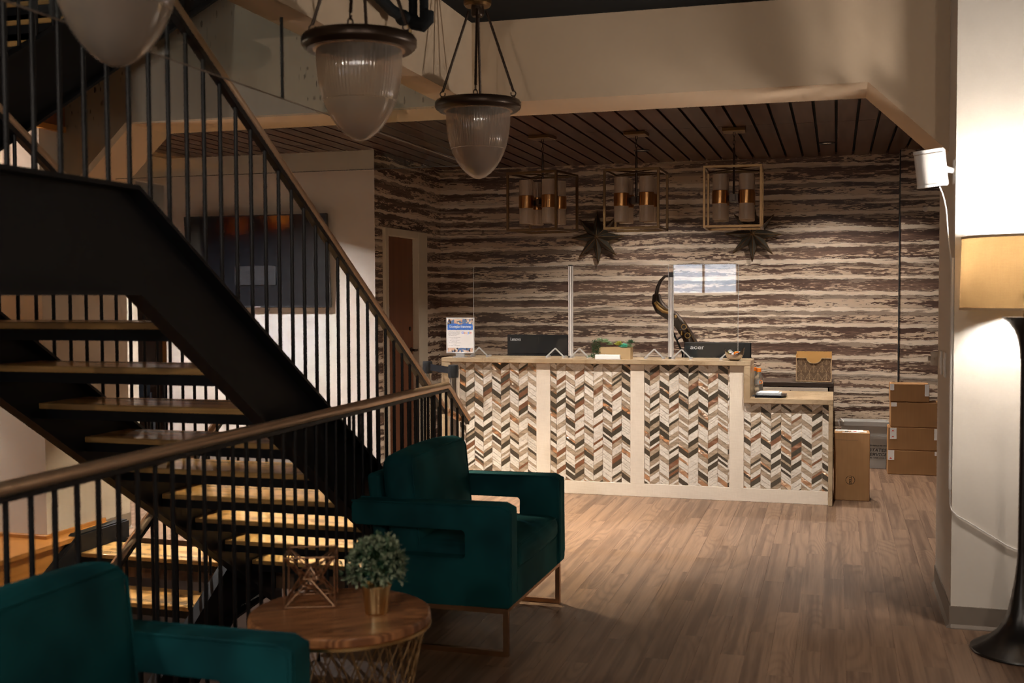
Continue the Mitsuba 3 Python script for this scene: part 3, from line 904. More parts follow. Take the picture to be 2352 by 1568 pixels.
obj('block', bx(-1.722, -1.533, 8.168, 8.194, ZT + .002, ZT + .036, .003), 'm_white_gloss', wb)
obj('foot', bx(-1.720, -1.530, 8.167, 8.196, ZT, ZT + .002), 'm_white_plastic', wb)

bw = thing('candy_bowl', 'silver bowl of wrapped candies at the right end of the high counter', 'bowl')
nseg = 40; v = []; f = []
prof = [(0.0, 0.0), (.030, .001), (.052, .016), (.066, .040), (.072, .066)]
for r_, z_ in prof + [(r - .003, z + .002) for r, z in prof[::-1]]:
    for i in range(nseg):
        a = 2 * math.pi * i / nseg
        lift = 1 + .32 * math.cos(2 * a) * (z_ / .066) + .10 * math.cos(a) * (z_ / .066)
        v.append((-.703 + r_ * math.cos(a), 8.225 + r_ * math.sin(a), ZT + z_ * lift))
f = [[i * nseg + k2, i * nseg + (k2 + 1) % nseg, (i + 1) * nseg + (k2 + 1) % nseg] for i in range(9) for k2 in range(nseg)] + [[i * nseg + k2, (i + 1) * nseg + (k2 + 1) % nseg, (i + 1) * nseg + k2] for i in range(9) for k2 in range(nseg)]
mb = trimesh.Trimesh(v, f, process=True); mb.update_faces(mb.nondegenerate_faces())
obj('shell', mb, 'm_silver', bw, 50)
cr = random.Random(3)
for i in range(12):
    a, r = cr.random() * 6.28, .045 * math.sqrt(cr.random())
    tag(obj('candy', moved(softbox(-.011, .011, -.007, .007, -.006, .006, .005), (-.703 + r * math.cos(a), 8.225 + r * math.sin(a), ZT + .048 + .012 * (i % 2)), rz=cr.random() * 3), ('m_leaf_lime', 'm_white_gloss', 'm_orange')[i % 3]), 'wrapped candy in the silver bowl', 'candy', 'candies in the silver bowl')

# ---- things on the low counter
for x, y, lb in ((-.588, 8.60, 'sports drink bottle with an orange cap nearer the stone riser'), (-.548, 8.50, 'sports drink bottle with an orange cap, the right one of the pair')):
    b = thing('drink_bottle', lb, 'bottle')
    obj('body', lathe([(0, .757), (.028, .757), (.032, .765), (.032, .80), (.029, .815), (.032, .83), (.032, .868), (.030, .885), (.018, .908), (.0145, .915), (.0145, .922)], 28, (x, y)), 'm_water', b, 40)
    obj('cap', lathe([(.0165, .922), (.0175, .924), (.0175, .946), (.015, .950), (0, .951)], 24, (x, y)), 'm_orange', b, 30)
    obj('wrapper', lathe([(.0325, .832), (.0328, .834), (.0328, .862), (.0325, .866)], 28, (x, y)), 'm_tub', b, 30, label='grey label')
    obj('letter', moved(text('G', .026, .001, True), (x + .004, y - .0330, .836)), 'm_orange', b, label='orange letter')
tr_ = thing('card_tray', 'flat black tray stacked with papers on the low counter', 'tray')
t0 = moved(plate([(-.10, -.11), (.085, -.11), (.115, -.06), (.115, .11), (-.10, .11)], 'z', 0, .016), (-.455, 8.32, .755))
obj('tray', t0, 'm_black_gloss', tr_)
obj('papers', bx(-.55, -.375, 8.26, 8.42, .772, .784), 'm_gray_print', tr_)
obj('papers', bx(-.535, -.395, 8.27, 8.42, .785, .789), 'm_paper', tr_, label='white top sheet')
tag(obj('leaflet', bx(-.582, -.562, 8.30, 8.44, .7555, .758), 'm_black_plastic'), 'dark leaflet lying beside the tray against the stone riser', 'leaflet')

# ---- credenza with a file box
cb = thing('credenza', 'dark wood credenza with a beige drawer against the wallpaper', 'cabinet')
y0 = 9.95
obj('carcass', cat(bx(-1.5, -.012, y0, y0 + .5, .700, .738, .003), bx(-.05, -.012, y0, y0 + .5, 0, .700, .003), bx(-1.5, -1.46, y0, y0 + .5, 0, .70, .003), bx(-1.46, -.05, y0 + .46, y0 + .5, 0, .7)), 'm_dark_cabinet', cb)
k = obj('drawer', bx(-.628, -.060, y0 - .003, y0 + .03, .44, .694, .002), 'm_linen_panel', cb, label='beige drawer front')
obj('knob', moved(lathe([(0, 0), (.005, 0), (.006, .012), (.009, .015), (.008, .021), (0, .022)], 16), (-.372, y0 - .003, .662), rx=math.pi / 2), 'm_dark_bronze', k, 30)
obj('drawer', bx(-1.45, -.640, y0 + .008, y0 + .03, .44, .694, .002), 'm_linen_panel', cb)
obj('drawer', bx(-1.45, -.060, y0 + .008, y0 + .03, .03, .43, .002), 'm_linen_panel', cb)
fb = thing('file_box', 'cardboard file box with a pale leaf-arch pattern on its front on the credenza', 'box')
xa, xb, za, zb = -.330, -.030, .752, .995
obj('back', bx(xa, xb, 10.16, 10.17, .740, zb + .002), 'm_board', fb)
obj('side', cat(bx(xa, xa + .006, 10.02, 10.16, .740, zb - .02), bx(xb - .006, xb, 10.02, 10.16, .740, zb - .02)), 'm_board', fb)
arch = [(xa + .004, .745)] + [(xb - .004, .745), (xb - .004, .945)] + [((xa + xb) / 2 + .062 * math.cos(t), .945 - .045 * math.sin(t)) for t in np.linspace(0, math.pi, 13)] + [(xa + .004, .945)]
obj('front', plate(arch, 'y', 10.012, 10.02), 'm_board_dark', fb)
obj('rim', cat(*[bar((p[0], 10.010, p[1]), (q[0], 10.010, q[1]), .0035, 6) for p, q in zip(arch, arch[1:] + arch[:1])]), 'm_board_pale', fb, label='pale rim')
pat = []
pw, ph = (xb - xa - .02) / 4, .068
front_poly = Polygon(arch).buffer(-.004)
from shapely.geometry import LineString
segs = []
for r in range(-1, 4):
    for c in range(-1, 5):
        cx = xa + .01 + pw * (c + (.5 if r % 2 else 0) + .5); cz = .750 + ph * r
        segs.append([(cx, cz + .004), (cx, cz + ph * .92)])
        for sgn in (-1, 1):
            segs.append([(cx + sgn * pw * .5 * (1 - t ** 1.8), cz + ph * t) for t in np.linspace(0, 1, 7)])
            for q in range(1, 6):
                t = q / 6
                segs.append([(cx, cz + ph * (t - .1)), (cx + sgn * pw * .40 * (1 - t ** 1.8), cz + ph * min(.98, t + .12))])
for s in segs:
    g = front_poly.intersection(LineString(s))
    for part in getattr(g, 'geoms', [g]):
        if part.geom_type == 'LineString' and len(part.coords) > 1:
            cc = list(part.coords)
            for p, q in zip(cc[:-1], cc[1:]):
                if math.dist(p, q) > 1e-4:
                    pat.append(sqbar((p[0], 10.0112, p[1]), (q[0], 10.0112, q[1]), .0026, .0016))
k = obj('leaf_pattern', cat(*pat), 'm_board_pale', fb, label='pale printed leaf arches')

# ---- cartons at the right
dl = thing('tall_carton', 'tall brown carton with a round black mark and shipping labels beside the desk end', 'carton')
obj('body', bx(-.006, .244, 8.43, 8.62, 0, .495, .004), 'm_card', dl)
obj('crease', bx(.0, .16, 8.4285, 8.43, .440, .4425), 'm_board_dark', dl)
ring = [(.110 + .031 * math.cos(a), .150 + .031 * math.sin(a)) for a in np.linspace(0, 2 * math.pi, 40)[:-1]]
obj('mark', cat(tube([(p[0], 8.4295, p[1]) for p in ring], .0016, 5, closed=True), text('DELL', .017, .0008, True, (.110, 8.4295, .150), None, rot=math.pi / 2)), 'm_print_black', dl, label='round black mark with lettering')
obj('shipping_label', bx(.005, .20, 8.54, 8.60, .495, .4965), 'm_paper', dl)
obj('shipping_label', bx(.115, .225, 8.475, 8.53, .495, .4965), 'm_paper', dl)
obj('shipping_label', bx(.05, .175, 8.435, 8.465, .495, .4965), 'm_paper', dl)
obj('shipping_label', bx(.0, .045, 8.50, 8.51, .495, .4965), 'm_paper', dl)
obj('stamp', bx(.132, .152, 8.49, 8.52, .4965, .4972), 'm_red_print', dl, label='red stamp')
obj('stamp', bx(.07, .095, 8.49, 8.515, .495, .4965), 'm_print_black', dl, label='black stamp')
yb = 9.76
def carton(lb, x0, x1, z0, z1, depth, seals, rot=0., y=yb):
    t = thing('carton', lb, 'carton', 'cartons stacked beside the right pier')
    del labels[t]['group']
    obj('body', bx(x0, x1, y, y + depth, z0, z1 - .001, .005), 'm_card', t)
    for (sx0, sx1, sz0, sz1, red) in seals:
        k = obj('tape', bx(sx0, sx1, y - .0015, y, sz0, sz1), 'm_paper', t)
        for r in red:
            obj('arrow', fast_prism([(sx0 + .012, r), (sx0 + .034, r), (sx0 + .023, r + .012)], y - .0025, y - .0015), 'm_red_print', k, label='small red mark')
    return t


carton('brown carton with two taped corners, bottom of the stack by the pier', .424, .86, 0, .204, .21, [(.424, .475, .120, .202, (.13,)), (.79, .835, .165, .200, (.175,))])
carton('brown carton with red-marked tape, second from the floor in the stack by the pier', .424, .87, .205, .395, .21, [(.440, .492, .295, .388, (.31, .36)), (.785, .82, .295, .388, ())])
carton('brown carton with one tape seal, third from the floor in the stack by the pier', .443, .85, .396, .604, .21, [(.446, .492, .566, .600, ())])
carton('smallest brown carton, on top of the stack by the pier', .437, .745, .606, .755, .20, [(.437, .470, .70, .752, ()), (.708, .742, .655, .752, ())])
tb = thing('mail_tub', 'grey corrugated plastic mail tub with bold black lettering behind the tall carton', 'tub')
yt = 10.04
v = [(x, y, z) for z, s in ((0.003, .0), (.40, .02)) for x, y in ((.07 - s, yt - s), (.42 + s, yt - s), (.42 + s, yt + .24), (.07 - s, yt + .24))]
obj('body', hull(v), 'm_tub', tb)
obj('rim', cat(bx(.045, .445, yt - .026, yt - .018, .365, .405, .002), bx(.045, .445, yt - .026, yt - .018, .28, .286)), 'm_tub', tb)
obj('handle', tube([(.07, yt - .03, .40), (.05, yt - .03, .425), (.03, yt - .02, .40), (.04, yt, .36)], .008, 8), 'm_white_gloss', tb, 40)
tz = [(.0, 'PENALTY FOR PRIVATE USE', .010, .195, .24), (.0, 'UNITED STATES', .024, .150, .31), (.0, 'POSTAL SERVICE', .024, .112, .33), (.0, 'OFFICIAL USE ONLY', .009, .090, .22)]
for _, s, h, z, w in tz:
    o = .02 * z / .4
    m = text(s, h, .001, True, (.425 - w, yt - o - .0015, z), w)
    m.vertices[:, 0] += .2 * (m.vertices[:, 2] - z)
    obj('lettering', m, 'm_print_black', tb, label='black lettering')

# ---- belt stanchions
poles = []
for x, y, lb in ((-3.13, 8.38, 'chrome belt post in front of the brown door'), (-2.775, 7.985, 'chrome belt post at the left end of the desk')):
    s = thing('belt_post', lb, 'post')
    obj('tube', tube([(x, y, .02), (x, y, .88)], .030, 20), 'm_chrome', s, 30)
    obj('head', lathe([(0, .88), (.038, .88), (.040, .90), (.040, .96), (.036, .975), (0, .978)], 24, (x, y)), 'm_black_plastic', s, 30)
    obj('collar', lathe([(.031, .868), (.035, .868), (.035, .882), (.031, .882)], 24, (x, y)), 'm_chrome', s, 30)
    obj('base', lathe([(.0, 0), (.15, 0), (.155, .008), (.12, .022), (.035, .034), (.031, .04)], 32, (x, y)), 'm_black_plastic', s, 30)
    poles.append(s)
q = np.array([-3.09, 8.34]); r = np.array([-2.815, 8.025]); d = (r - q) / np.linalg.norm(r - q)
tag(obj('barrier_belt', hull([(*(c + s * .001 * np.array([-d[1], d[0]])), z) for c in (q, r) for s in (-1, 1) for z in (.905, .957)]), 'm_black_fabric'), 'black belt stretched between the two chrome posts', 'belt')

# ================================================================ saxophone on its stand
sx = thing('saxophone', 'black and gold saxophone standing behind the counter screens', 'saxophone')
ySX = 9.25
neck = [(-1.315, 1.655), (-1.36, 1.650), (-1.395, 1.615), (-1.42, 1.56), (-1.430, 1.50)]
obj('neck', tube([(x, ySX, z) for x, z in neck], [.010, .011, .013, .015, .017], 12), 'm_dark_bronze', sx, 50)
bell = [(-1.43, 1.505), (-1.425, 1.44), (-1.395, 1.385), (-1.345, 1.35), (-1.29, 1.315), (-1.23, 1.25), (-1.17, 1.16), (-1.12, 1.05), (-1.08, .95)]
obj('body', tube([(x, ySX, z) for x, z in bell], [.030, .046, .052, .046, .046, .048, .050, .056, .070], 20), 'm_dark_bronze', sx, 50)
obj('bell_curve', tube([(x, ySX - .055, z) for x, z in ((-1.43, 1.44), (-1.40, 1.40), (-1.36, 1.37), (-1.31, 1.355))], [.016, .024, .024, .016], 12), 'm_gold', sx, 50)
for x, z, r in ((-1.195, 1.235, .020), (-1.165, 1.165, .021), (-1.130, 1.080, .022)):
    obj('key_ring', tube([(x + r * math.cos(a), ySX - .055, z + r * math.sin(a)) for a in np.linspace(0, 6.2832, 17)[:-1]], .0045, 6, closed=True), 'm_gold', sx, True)
    obj('key', moved(lathe([(0, 0), (r * .8, 0), (r * .8, .006), (0, .009)], 16), (x, ySX - .048, z), rx=math.pi / 2), 'm_dark_bronze', sx, 30)
obj('key_guard', cat(softbox(-1.275, -1.250, ySX - .06, ySX - .04, 1.305, 1.335, .008), softbox(-1.222, -1.205, ySX - .06, ySX - .04, 1.165, 1.205, .007)), 'm_gold', sx, True)
obj('rod', tube([(-1.20, ySX - .04, 1.29), (-1.10, ySX - .04, 1.10), (-1.075, ySX - .04, 1.02)], .005, 8), 'm_brass_dark', sx, 40)
ss = thing('saxophone_stand', 'thin black stand holding the saxophone', 'stand')
obj('stay', tube([(-1.30, ySX - .09, 1.24), (-1.20, ySX - .09, 1.02), (-1.19, ySX - .09, .74)], .008, 8), 'm_black_plastic', ss, 40)
obj('arm', tube([(-1.245, ySX - .09, 1.13), (-1.21, ySX - .07, 1.155)], .006, 8), 'm_black_plastic', ss)
obj('foot', cat(tube([(-1.19, ySX - .09, .745), (-1.30, ySX - .2, .733)], .008, 8), tube([(-1.19, ySX - .09, .745), (-1.08, ySX - .2, .733)], .008, 8), tube([(-1.19, ySX - .09, .745), (-1.19, ySX - .15, .733)], .008, 8)), 'm_black_plastic', ss)
sh = thing('display_plinth', 'dark plinth under the saxophone stand', 'plinth')
obj('block', bx(-1.4, -.95, 9.03, 9.5, 0, .725, .004), 'm_dark_cabinet', sh)

# ================================================================ wall stars
def star(x, z, lb, rot):
    s = thing('wall_star', lb, 'wall decoration', None)
    R, r0, dep = .255, .105, .075
    yf = YB - .045
    P = [(x + (R if i % 2 == 0 else r0) * math.cos(rot + math.pi / 2 + i * math.pi / 8), (z + (R if i % 2 == 0 else r0) * math.sin(rot + math.pi / 2 + i * math.pi / 8))) for i in range(16)]
    apex = (x, yf - dep, z)
    for i in range(16):
        a, b = P[i], P[(i + 1) % 16]
        A, B = (a[0], yf, a[1]), (b[0], yf, b[1])
        if i % 2:
            A, B = A, B
        me = trimesh.Trimesh([A, B, apex, (a[0], yf + .004, a[1]), (b[0], yf + .004, b[1]), (x, yf - dep + .004, z)], [[0, 2, 1], [3, 4, 5], [0, 1, 4], [0, 4, 3]], process=False)
        obj('panel', me, 'm_star_glass', s)
    fr = []
    for i in range(16):
        a, b = P[i], P[(i + 1) % 16]
        fr.append(bar((a[0], yf, a[1]), apex, .0028 if i % 2 else .0036, 6))
        fr.append(bar((a[0], yf, a[1]), (b[0], yf, b[1]), .0034, 6))
    obj('frame', cat(*fr), 'm_cage', s)
    obj('back', fast_prism([(x + .1 * math.cos(a), z + .1 * math.sin(a)) for a in np.linspace(0, 6.2832, 17)[:-1]], yf + .008, YB), 'm_black_plastic', s)


star(-2.192, 2.050, 'black eight-pointed metal star on the wallpaper between the left and middle cage lanterns', .02)
star(-.735, 2.052, 'black eight-pointed metal star on the wallpaper behind the right cage lantern', -.03)

# ================================================================ cage lanterns
def lantern(x, y, lb, rot):
    t = thing('cage_lantern', lb, 'pendant lamp')
    place = lambda m: moved(m, (x, y, 0), rz=rot)
    h, z0, z1, w = .205, 2.003, 2.442, .009
    es = []
    for z in (z0, z1):
        es += [bx(-h - w, h + w, s * h - w, s * h + w, z - w, z + w, .001) for s in (-1, 1)] + [bx(s * h - w, s * h + w, -h - w, h + w, z - w, z + w, .001) for s in (-1, 1)]
    es += [bx(a * h - w, a * h + w, b * h - w, b * h + w, z0, z1, .001) for a in (-1, 1) for b in (-1, 1)]
    es += [sqbar((-h, -h, z1), (h, h, z1), .01, .01), sqbar((-h, h, z1), (h, -h, z1), .01, .01)]
    obj('cage', place(cat(*es)), 'm_cage', t)
    obj('stem', tube([(x, y, 2.20), (x, y, 2.60)], .009, 10), 'm_dark_bronze', t, 30)
    obj('canopy', place(cat(bx(-.085, .085, -.085, .085, ZC - .028, ZC, .003))), 'm_brass_dark', t)
    ch = []
    for i in range(4):
        zc = 2.60 + .012 + i * .030
        ch.append(tube([(x + (.008 * math.cos(a) if i % 2 else 0), y + (0 if i % 2 else .008 * math.cos(a)), zc + .019 * math.sin(a)) for a in np.linspace(0, 6.2832, 13)[:-1]], .0026, 5, closed=True))
    obj('chain', cat(*ch), 'm_dark_bronze', t)
    obj('hub', place(cat(bx(-.10, .10, -.012, .012, 2.205, 2.245), bx(-.012, .012, -.10, .10, 2.205, 2.245), bx(-.035, .035, -.035, .035, 2.195, 2.255, .003))), 'm_dark_bronze', t)
    for a in (-1, 1):
        for b in (-1, 1):
            c = np.array([a * .097 * math.cos(rot) - b * .097 * math.sin(rot) + x, a * .097 * math.sin(rot) + b * .097 * math.cos(rot) + y])
            k = obj('glass', lathe([(.052, 2.055), (.055, 2.058), (.055, 2.392), (.052, 2.395)], 28, c), 'm_crackle_glass', t, 40)
            obj('sleeve', lathe([(.056, 2.175), (.0585, 2.177), (.0585, 2.272), (.056, 2.275)], 32, c), 'm_sleeve', k, 40)
            obj('socket', lathe([(0, 2.17), (.02, 2.17), (.02, 2.28), (0, 2.28)], 12, c), 'm_dark_bronze', k, 30)


lantern(-2.217, 8.54, 'brass cage lantern with frosted cylinders, left of the three above the desk', math.radians(-10))
lantern(-1.481, 8.57, 'brass cage lantern with frosted cylinders, middle of the three above the desk', math.radians(-1))
lantern(-.745, 8.60, 'brass cage lantern with frosted cylinders, right of the three above the desk', math.radians(2))

# ================================================================ bell pendants in the lounge
def pendant(x, y, lb):
    t = thing('bell_pendant', lb, 'pendant lamp')
    zr0, zr1 = 2.372, 2.422
    obj('ring', lathe([(.160, zr0 + .012), (.165, zr0), (.186, zr0), (.200, zr0 + .012), (.205, zr0 + .020), (.205, zr1 - .010), (.198, zr1), (.05, zr1 + .004), (0, zr1 + .004), (0, zr1 - .004), (.160, zr1 - .006), (.160, zr0 + .012)], 72, (x, y)), 'm_dark_bronze', t, 35)
    obj('lip', lathe([(.150, zr0 + .006), (.152, zr0 + .001), (.164, zr0 + .001), (.164, zr0 + .006)], 72, (x, y)), 'm_bronze_rail', t, 35, label='thin bronze lip inside the ring')
    zt, zb = 2.380, 2.053
    prof = []
    for s in np.linspace(0, 1, 40):
        tt = math.sin(s * math.pi / 2)
        prof.append((tt, .152 * max(0., 1 - tt ** 2.5) ** .60))
    n = 288
    def glass(lo, hi, rib):
        pr = [(t_, r_) for t_, r_ in prof if lo - 1e-6 <= t_ <= hi + 1e-6]
        a = np.arange(n) * 2 * math.pi / n
        v = np.array([[x + (r_ * (1 + rib * (math.cos(72 * b)))) * math.cos(b), y + (r_ * (1 + rib * math.cos(72 * b))) * math.sin(b), zt - (zt - zb) * t_] for t_, r_ in pr for b in a])
        f = []
        for i in range(len(pr) - 1):
            k0 = np.arange(n); k1 = (k0 + 1) % n
            f.append(np.c_[i * n + k0, i * n + k1, (i + 1) * n + k1]); f.append(np.c_[i * n + k0, (i + 1) * n + k1, (i + 1) * n + k0])
        me = trimesh.Trimesh(v, np.vstack(f), process=False); me.invert()
        return me
    split = prof[15][0]
    obj('glass_bell', glass(0, split, .006), 'm_rib_glass', t, True)
    obj('glass_bowl', glass(split, 1.0, .0006), 'm_rib_glass', t, True, label='smooth lower bowl of the glass')
    rs = .152 * (1 - split ** 2.5) ** .60
    obj('seam', lathe([(rs - .001, zt - (zt - zb) * split + .0015), (rs + .0018, zt - (zt - zb) * split), (rs - .001, zt - (zt - zb) * split - .0015)], 72, (x, y)), 'm_rib_glass', t, 35)
    obj('bulb_holder', lathe([(0, zr1), (.022, zr1), (.022, zr1 - .06), (.018, zr1 - .065), (0, zr1 - .065)], 20, (x, y)), 'm_dark_bronze', t, 30)
    obj('bulb', lathe([(.012, zr1 - .06), (.020, zr1 - .075), (.028, zr1 - .10), (.024, zr1 - .125), (.0, zr1 - .135)], 20, (x, y)), 'm_white_gloss', t, 40)
    zc = ZB
    obj('canopy', lathe([(0, zc), (.062, zc), (.066, zc - .01), (.066, zc - .055), (.058, zc - .066), (0, zc - .066)], 40, (x, y)), 'm_brass_dark', t, 35)
    obj('hub', lathe([(.03, zc - .066), (.032, zc - .10), (.026, zc - .112), (0, zc - .112)], 24, (x, y)), 'm_dark_bronze', t, 35)
    for i in range(4):
        a = math.radians(14 + 90 * i)
        ca, sa = math.cos(a), math.sin(a)
        p0 = np.array([x + .042 * ca, y + .042 * sa, zc - .085]); p1 = np.array([x + .168 * ca, y + .168 * sa, zr1 + .045])
        k = obj('rod', tube([p0, p1], .0062, 10), 'm_dark_bronze', t, 40)
        d = np.array([ca, sa, 0])
        obj('hook', cat(tube([p1 + d * .012 * math.sin(b) + np.array([0, 0, -.012 + .012 * math.cos(b)]) for b in np.linspace(0, 5.2, 12)], .0032, 6), tube([p1 + d * .006 + np.array([0, 0, -.036 + .014 * math.cos(b)]) + np.array([-sa, ca, 0]) * .009 * math.sin(b) for b in np.linspace(0, 6.2832, 13)[:-1]], .0032, 6, closed=True)), 'm_dark_bronze', k, True)


PX = -1.64
pendant(PX, 5.10, 'ribbed glass bell pendant on bronze rods, farthest of the three and nearest the desk')
pendant(PX, 3.72, 'ribbed glass bell pendant on bronze rods, middle of the three')
pendant(PX - .03, 2.35, 'ribbed glass bell pendant nearest the viewer, cut by the top of the picture')

# sprinkler pipework by the beam
pp = thing('sprinkler_pipe', 'black sprinkler pipework hanging beside the beam under the ceiling', 'pipe')
obj('pipe', cat(tube([(-1.79, 3.2, 2.86), (-1.79, 4.40, 2.69), (-1.765, 4.46, 2.675), (-1.72, 4.50, 2.665)], .024, 12), tube([(-1.735, 4.5, 2.66), (-1.735, 4.5, 2.92)], .019, 12), tube([(-1.685, 4.50, 2.655), (-1.685, 4.50, 2.92)], .019, 12)), 'm_black_ceiling', pp, 40)
obj('elbow', cat(moved(trimesh.creation.icosphere(subdivisions=2, radius=.034), (-1.765, 4.46, 2.672)), tube([(-1.74, 4.5, 2.66), (-1.69, 4.5, 2.645), (-1.672, 4.5, 2.665), (-1.672, 4.5, 2.70)], .030, 12)), 'm_black_ceiling', pp, 40)
obj('sprinkler_head', lathe([(0, 2.652), (.014, 2.652), (.014, 2.640), (.007, 2.638), (.006, 2.612), (.016, 2.609), (.016, 2.607), (0, 2.607)], 16, (-1.748, 4.5)), 'm_brass', pp, 30, label='brass sprinkler head')

# ================================================================ television
tv = thing('television', 'large wall-mounted television, switched off, reflecting warm lamps', 'television')
place = lambda m: moved(m, (-4.893, 8.79, 2.207), rx=.070)
obj('body', place(bx(-.693, .693, 0, .045, -.81, 0, .004)), 'm_black_plastic', tv)
obj('screen', place(bx(-.684, .684, -.001, .001, -.792, -.009)), 'm_tv_screen', tv)
obj('mark', place(bx(-.03, .03, -.003, .0, -.806, -.800)), 'm_alu', tv)
obj('mount', bx(-5.1, -4.7, 8.82, YTV, 1.6, 2.0), 'm_black_plastic', tv)
tag(obj('cable', tube([(-4.82, 8.86, 1.41), (-4.82, 8.86, 1.375), (-4.80, 8.86, 1.36), (-4.785, 8.86, 1.38), (-4.785, 8.86, 1.41)], .003, 6), 'm_black_plastic'), 'loop of black cable hanging below the television', 'cable')
# amber lamps that the television mirrors
def amber(x, y, z, lb):
    t = thing('amber_pendant', lb, 'pendant lamp')
    k = obj('globe', lathe([(.02, z + .14), (.09, z + .11), (.135, z + .03), (.14, z - .03), (.11, z - .10), (.05, z - .135), (0, z - .14)], 32, (x, y)), 'm_orange', t, 40)
    scene[k]['emitter'] = {'type': 'area', 'radiance': rgb(L_AMBER), 'sampling_weight': .7}
    obj('cap', lathe([(0, z + .17), (.025, z + .165), (.03, z + .14), (0, z + .14)], 16, (x, y)), 'm_dark_bronze', t, 30)
    obj('cord', tube([(x, y, z + .16), (x, y, ZC)], .004, 6), 'm_black_plastic', t)


amber(-6.02, 7.2, 2.04, 'amber glass pendant beyond the left pier, the farther from the stairs')
amber(-5.52, 7.2, 2.09, 'amber glass pendant beyond the left pier, the nearer to the stairs')

# through the gap left of the television wall
ct = thing('cafe_table', 'small white-topped table seen through the doorway beyond the stairs', 'table')
obj('top', bx(-6.6, -5.95, 9.25, 9.8, .72, .75, .004), 'm_white_plastic', ct)
obj('leg', tube([(-6.28, 9.52, .02), (-6.28, 9.52, .72)], .03, 12), 'm_black_plastic', ct)
obj('foot', lathe([(0, 0), (.2, 0), (.2, .012), (.03, .025), (0, .03)], 24, (-6.28, 9.52)), 'm_black_plastic', ct, 30)
cc = thing('cafe_chair', 'black chair beside the white table beyond the stairs', 'chair')
obj('seat', softbox(-6.22, -5.80, 8.78, 9.16, .43, .47, .015), 'm_black_plastic', cc, True)
obj('backrest', softbox(-6.24, -6.20, 8.78, 9.16, .56, .84, .015), 'm_black_plastic', cc, True)
for a, b in ((-6.19, 8.8), (-6.19, 9.14), (-5.93, 8.8), (-5.93, 9.14)):
    obj('leg', tube([(a, b, 0), (a, b, .44 if a > -6 else .60)], .012, 8), 'm_black_plastic', cc)
ll = thing('linear_lamp', 'slim lit strip lamp on the wall of the room beyond the stairs', 'strip lamp')
_a, _b = at(351, 519, y=10.26), at(365, 519, y=10.26)
k = obj('tube', bx(_a[0] - 1.0, _b[0], 10.25, 10.27, _a[2] - .022, _a[2] + .022), 'm_white_gloss', ll)
scene[k]['emitter'] = {'type': 'area', 'radiance': rgb((9, 8.6, 8.2)), 'sampling_weight': .8}
obj('bracket', bx(_a[0] - 1.0, _b[0], 10.272, 10.3, _a[2] - .012, _a[2] + .012), 'm_white_plastic', ll)
kk = thing('tall_cabinet', 'dark cabinet with an orange panel in the room beyond the stairs', 'cabinet')
obj('body', bx(-7.4, -6.35, 10.0, 10.28, 0, 1.45, .004), 'm_dark_cabinet', kk)
obj('panel', bx(-6.62, -6.50, 9.992, 10.0, .5, 1.40), 'm_oak', kk, label='orange panel')

# ================================================================ right pier: speaker, cable, switches, floor lamp
sp = thing('wall_speaker', 'white speaker on a bracket at the edge of the white wall', 'speaker')
axis = lambda m: moved(m, (.392, 5.25, 2.050), rx=math.radians(6), ry=math.radians(-7))
def rrect(w, d, r, n=8):
    return [(sx_ * (w - r) + r * math.cos(a + b), sy_ * (d - r) + r * math.sin(a + b)) for sx_, sy_, b in ((1, 1, 0), (-1, 1, math.pi / 2), (-1, -1, math.pi), (1, -1, 1.5 * math.pi)) for a in np.linspace(0, math.pi / 2, n)]


obj('body', axis(plate(rrect(.060, .058, .050), 'z', -.072, .062)), 'm_white_plastic', sp, 40)
obj('cap', axis(plate(rrect(.062, .060, .052), 'z', .065, .080)), 'm_white_gloss', sp, 40)
obj('base', axis(plate(rrect(.062, .060, .052), 'z', -.082, -.070)), 'm_white_gloss', sp, 40)
obj('cradle', axis(cat(bx(.05, .066, -.02, .02, -.085, -.06, .003), bx(.05, .066, -.02, .02, .055, .078, .003), bx(.058, .068, -.02, .02, -.08, .075, .003))), 'm_white_plastic', sp)
obj('bracket', cat(tube([(.455, 5.31, 2.055), (.475, 5.335, 2.05), (.50, 5.345, 2.045)], .014, 12), bx(.495, XPR, 5.335, 5.385, 1.985, 2.095, .004)), 'm_white_plastic', sp, 40)
cable_pts = [(.435, 5.27, 1.968), (.452, 5.29, 1.93), (.468, 5.315, 1.86), (.478, 5.335, 1.75), (.494, 5.345, 1.62), (.499, 5.345, 1.2), (.499, 5.345, .75), (.499, 5.335, .555), (.505, 5.316, .53), (.58, 5.314, .48), (.68, 5.314, .42), (.76, 5.314, .375), (.86, 5.314, .35), (1.0, 5.314, .33)]
from scipy.interpolate import CubicSpline
cs = np.array(cable_pts); tt = np.r_[0, np.cumsum(np.linalg.norm(np.diff(cs, axis=0), axis=1))]
from scipy.interpolate import PchipInterpolator
cpts = PchipInterpolator(tt, cs)(np.linspace(0, tt[-1], 60))
tag(obj('speaker_cable', tube(cpts, .0032, 6), 'm_white_plastic', None, 40), 'white cable running from the speaker down the wall corner and off to the right', 'cable')
tag(obj('cable_cover', bx(.492, XPR, 5.330, 5.352, .62, 1.66, .003), 'm_white_plastic'), 'slim white cable channel up the edge of the right pier', 'channel')
for y0_, y1_, lb in ((5.86, 5.935, 'white switch plate on the pier side nearer the desk'), (5.665, 5.735, 'white switch plate on the pier side nearer the lamp')):
    s = thing('switch_plate', lb, 'switch')
    obj('plate', bx(XPR - .006, XPR, y0_, y1_, 1.10, 1.218, .002), 'm_white_plastic', s)
    obj('rocker', bx(XPR - .009, XPR - .005, y0_ + .02, y1_ - .02, 1.13, 1.19, .001), 'm_white_gloss', s)
dh = thing('coat_hook', 'small chrome knob on the inner edge of the right pier beside the switch', 'knob')
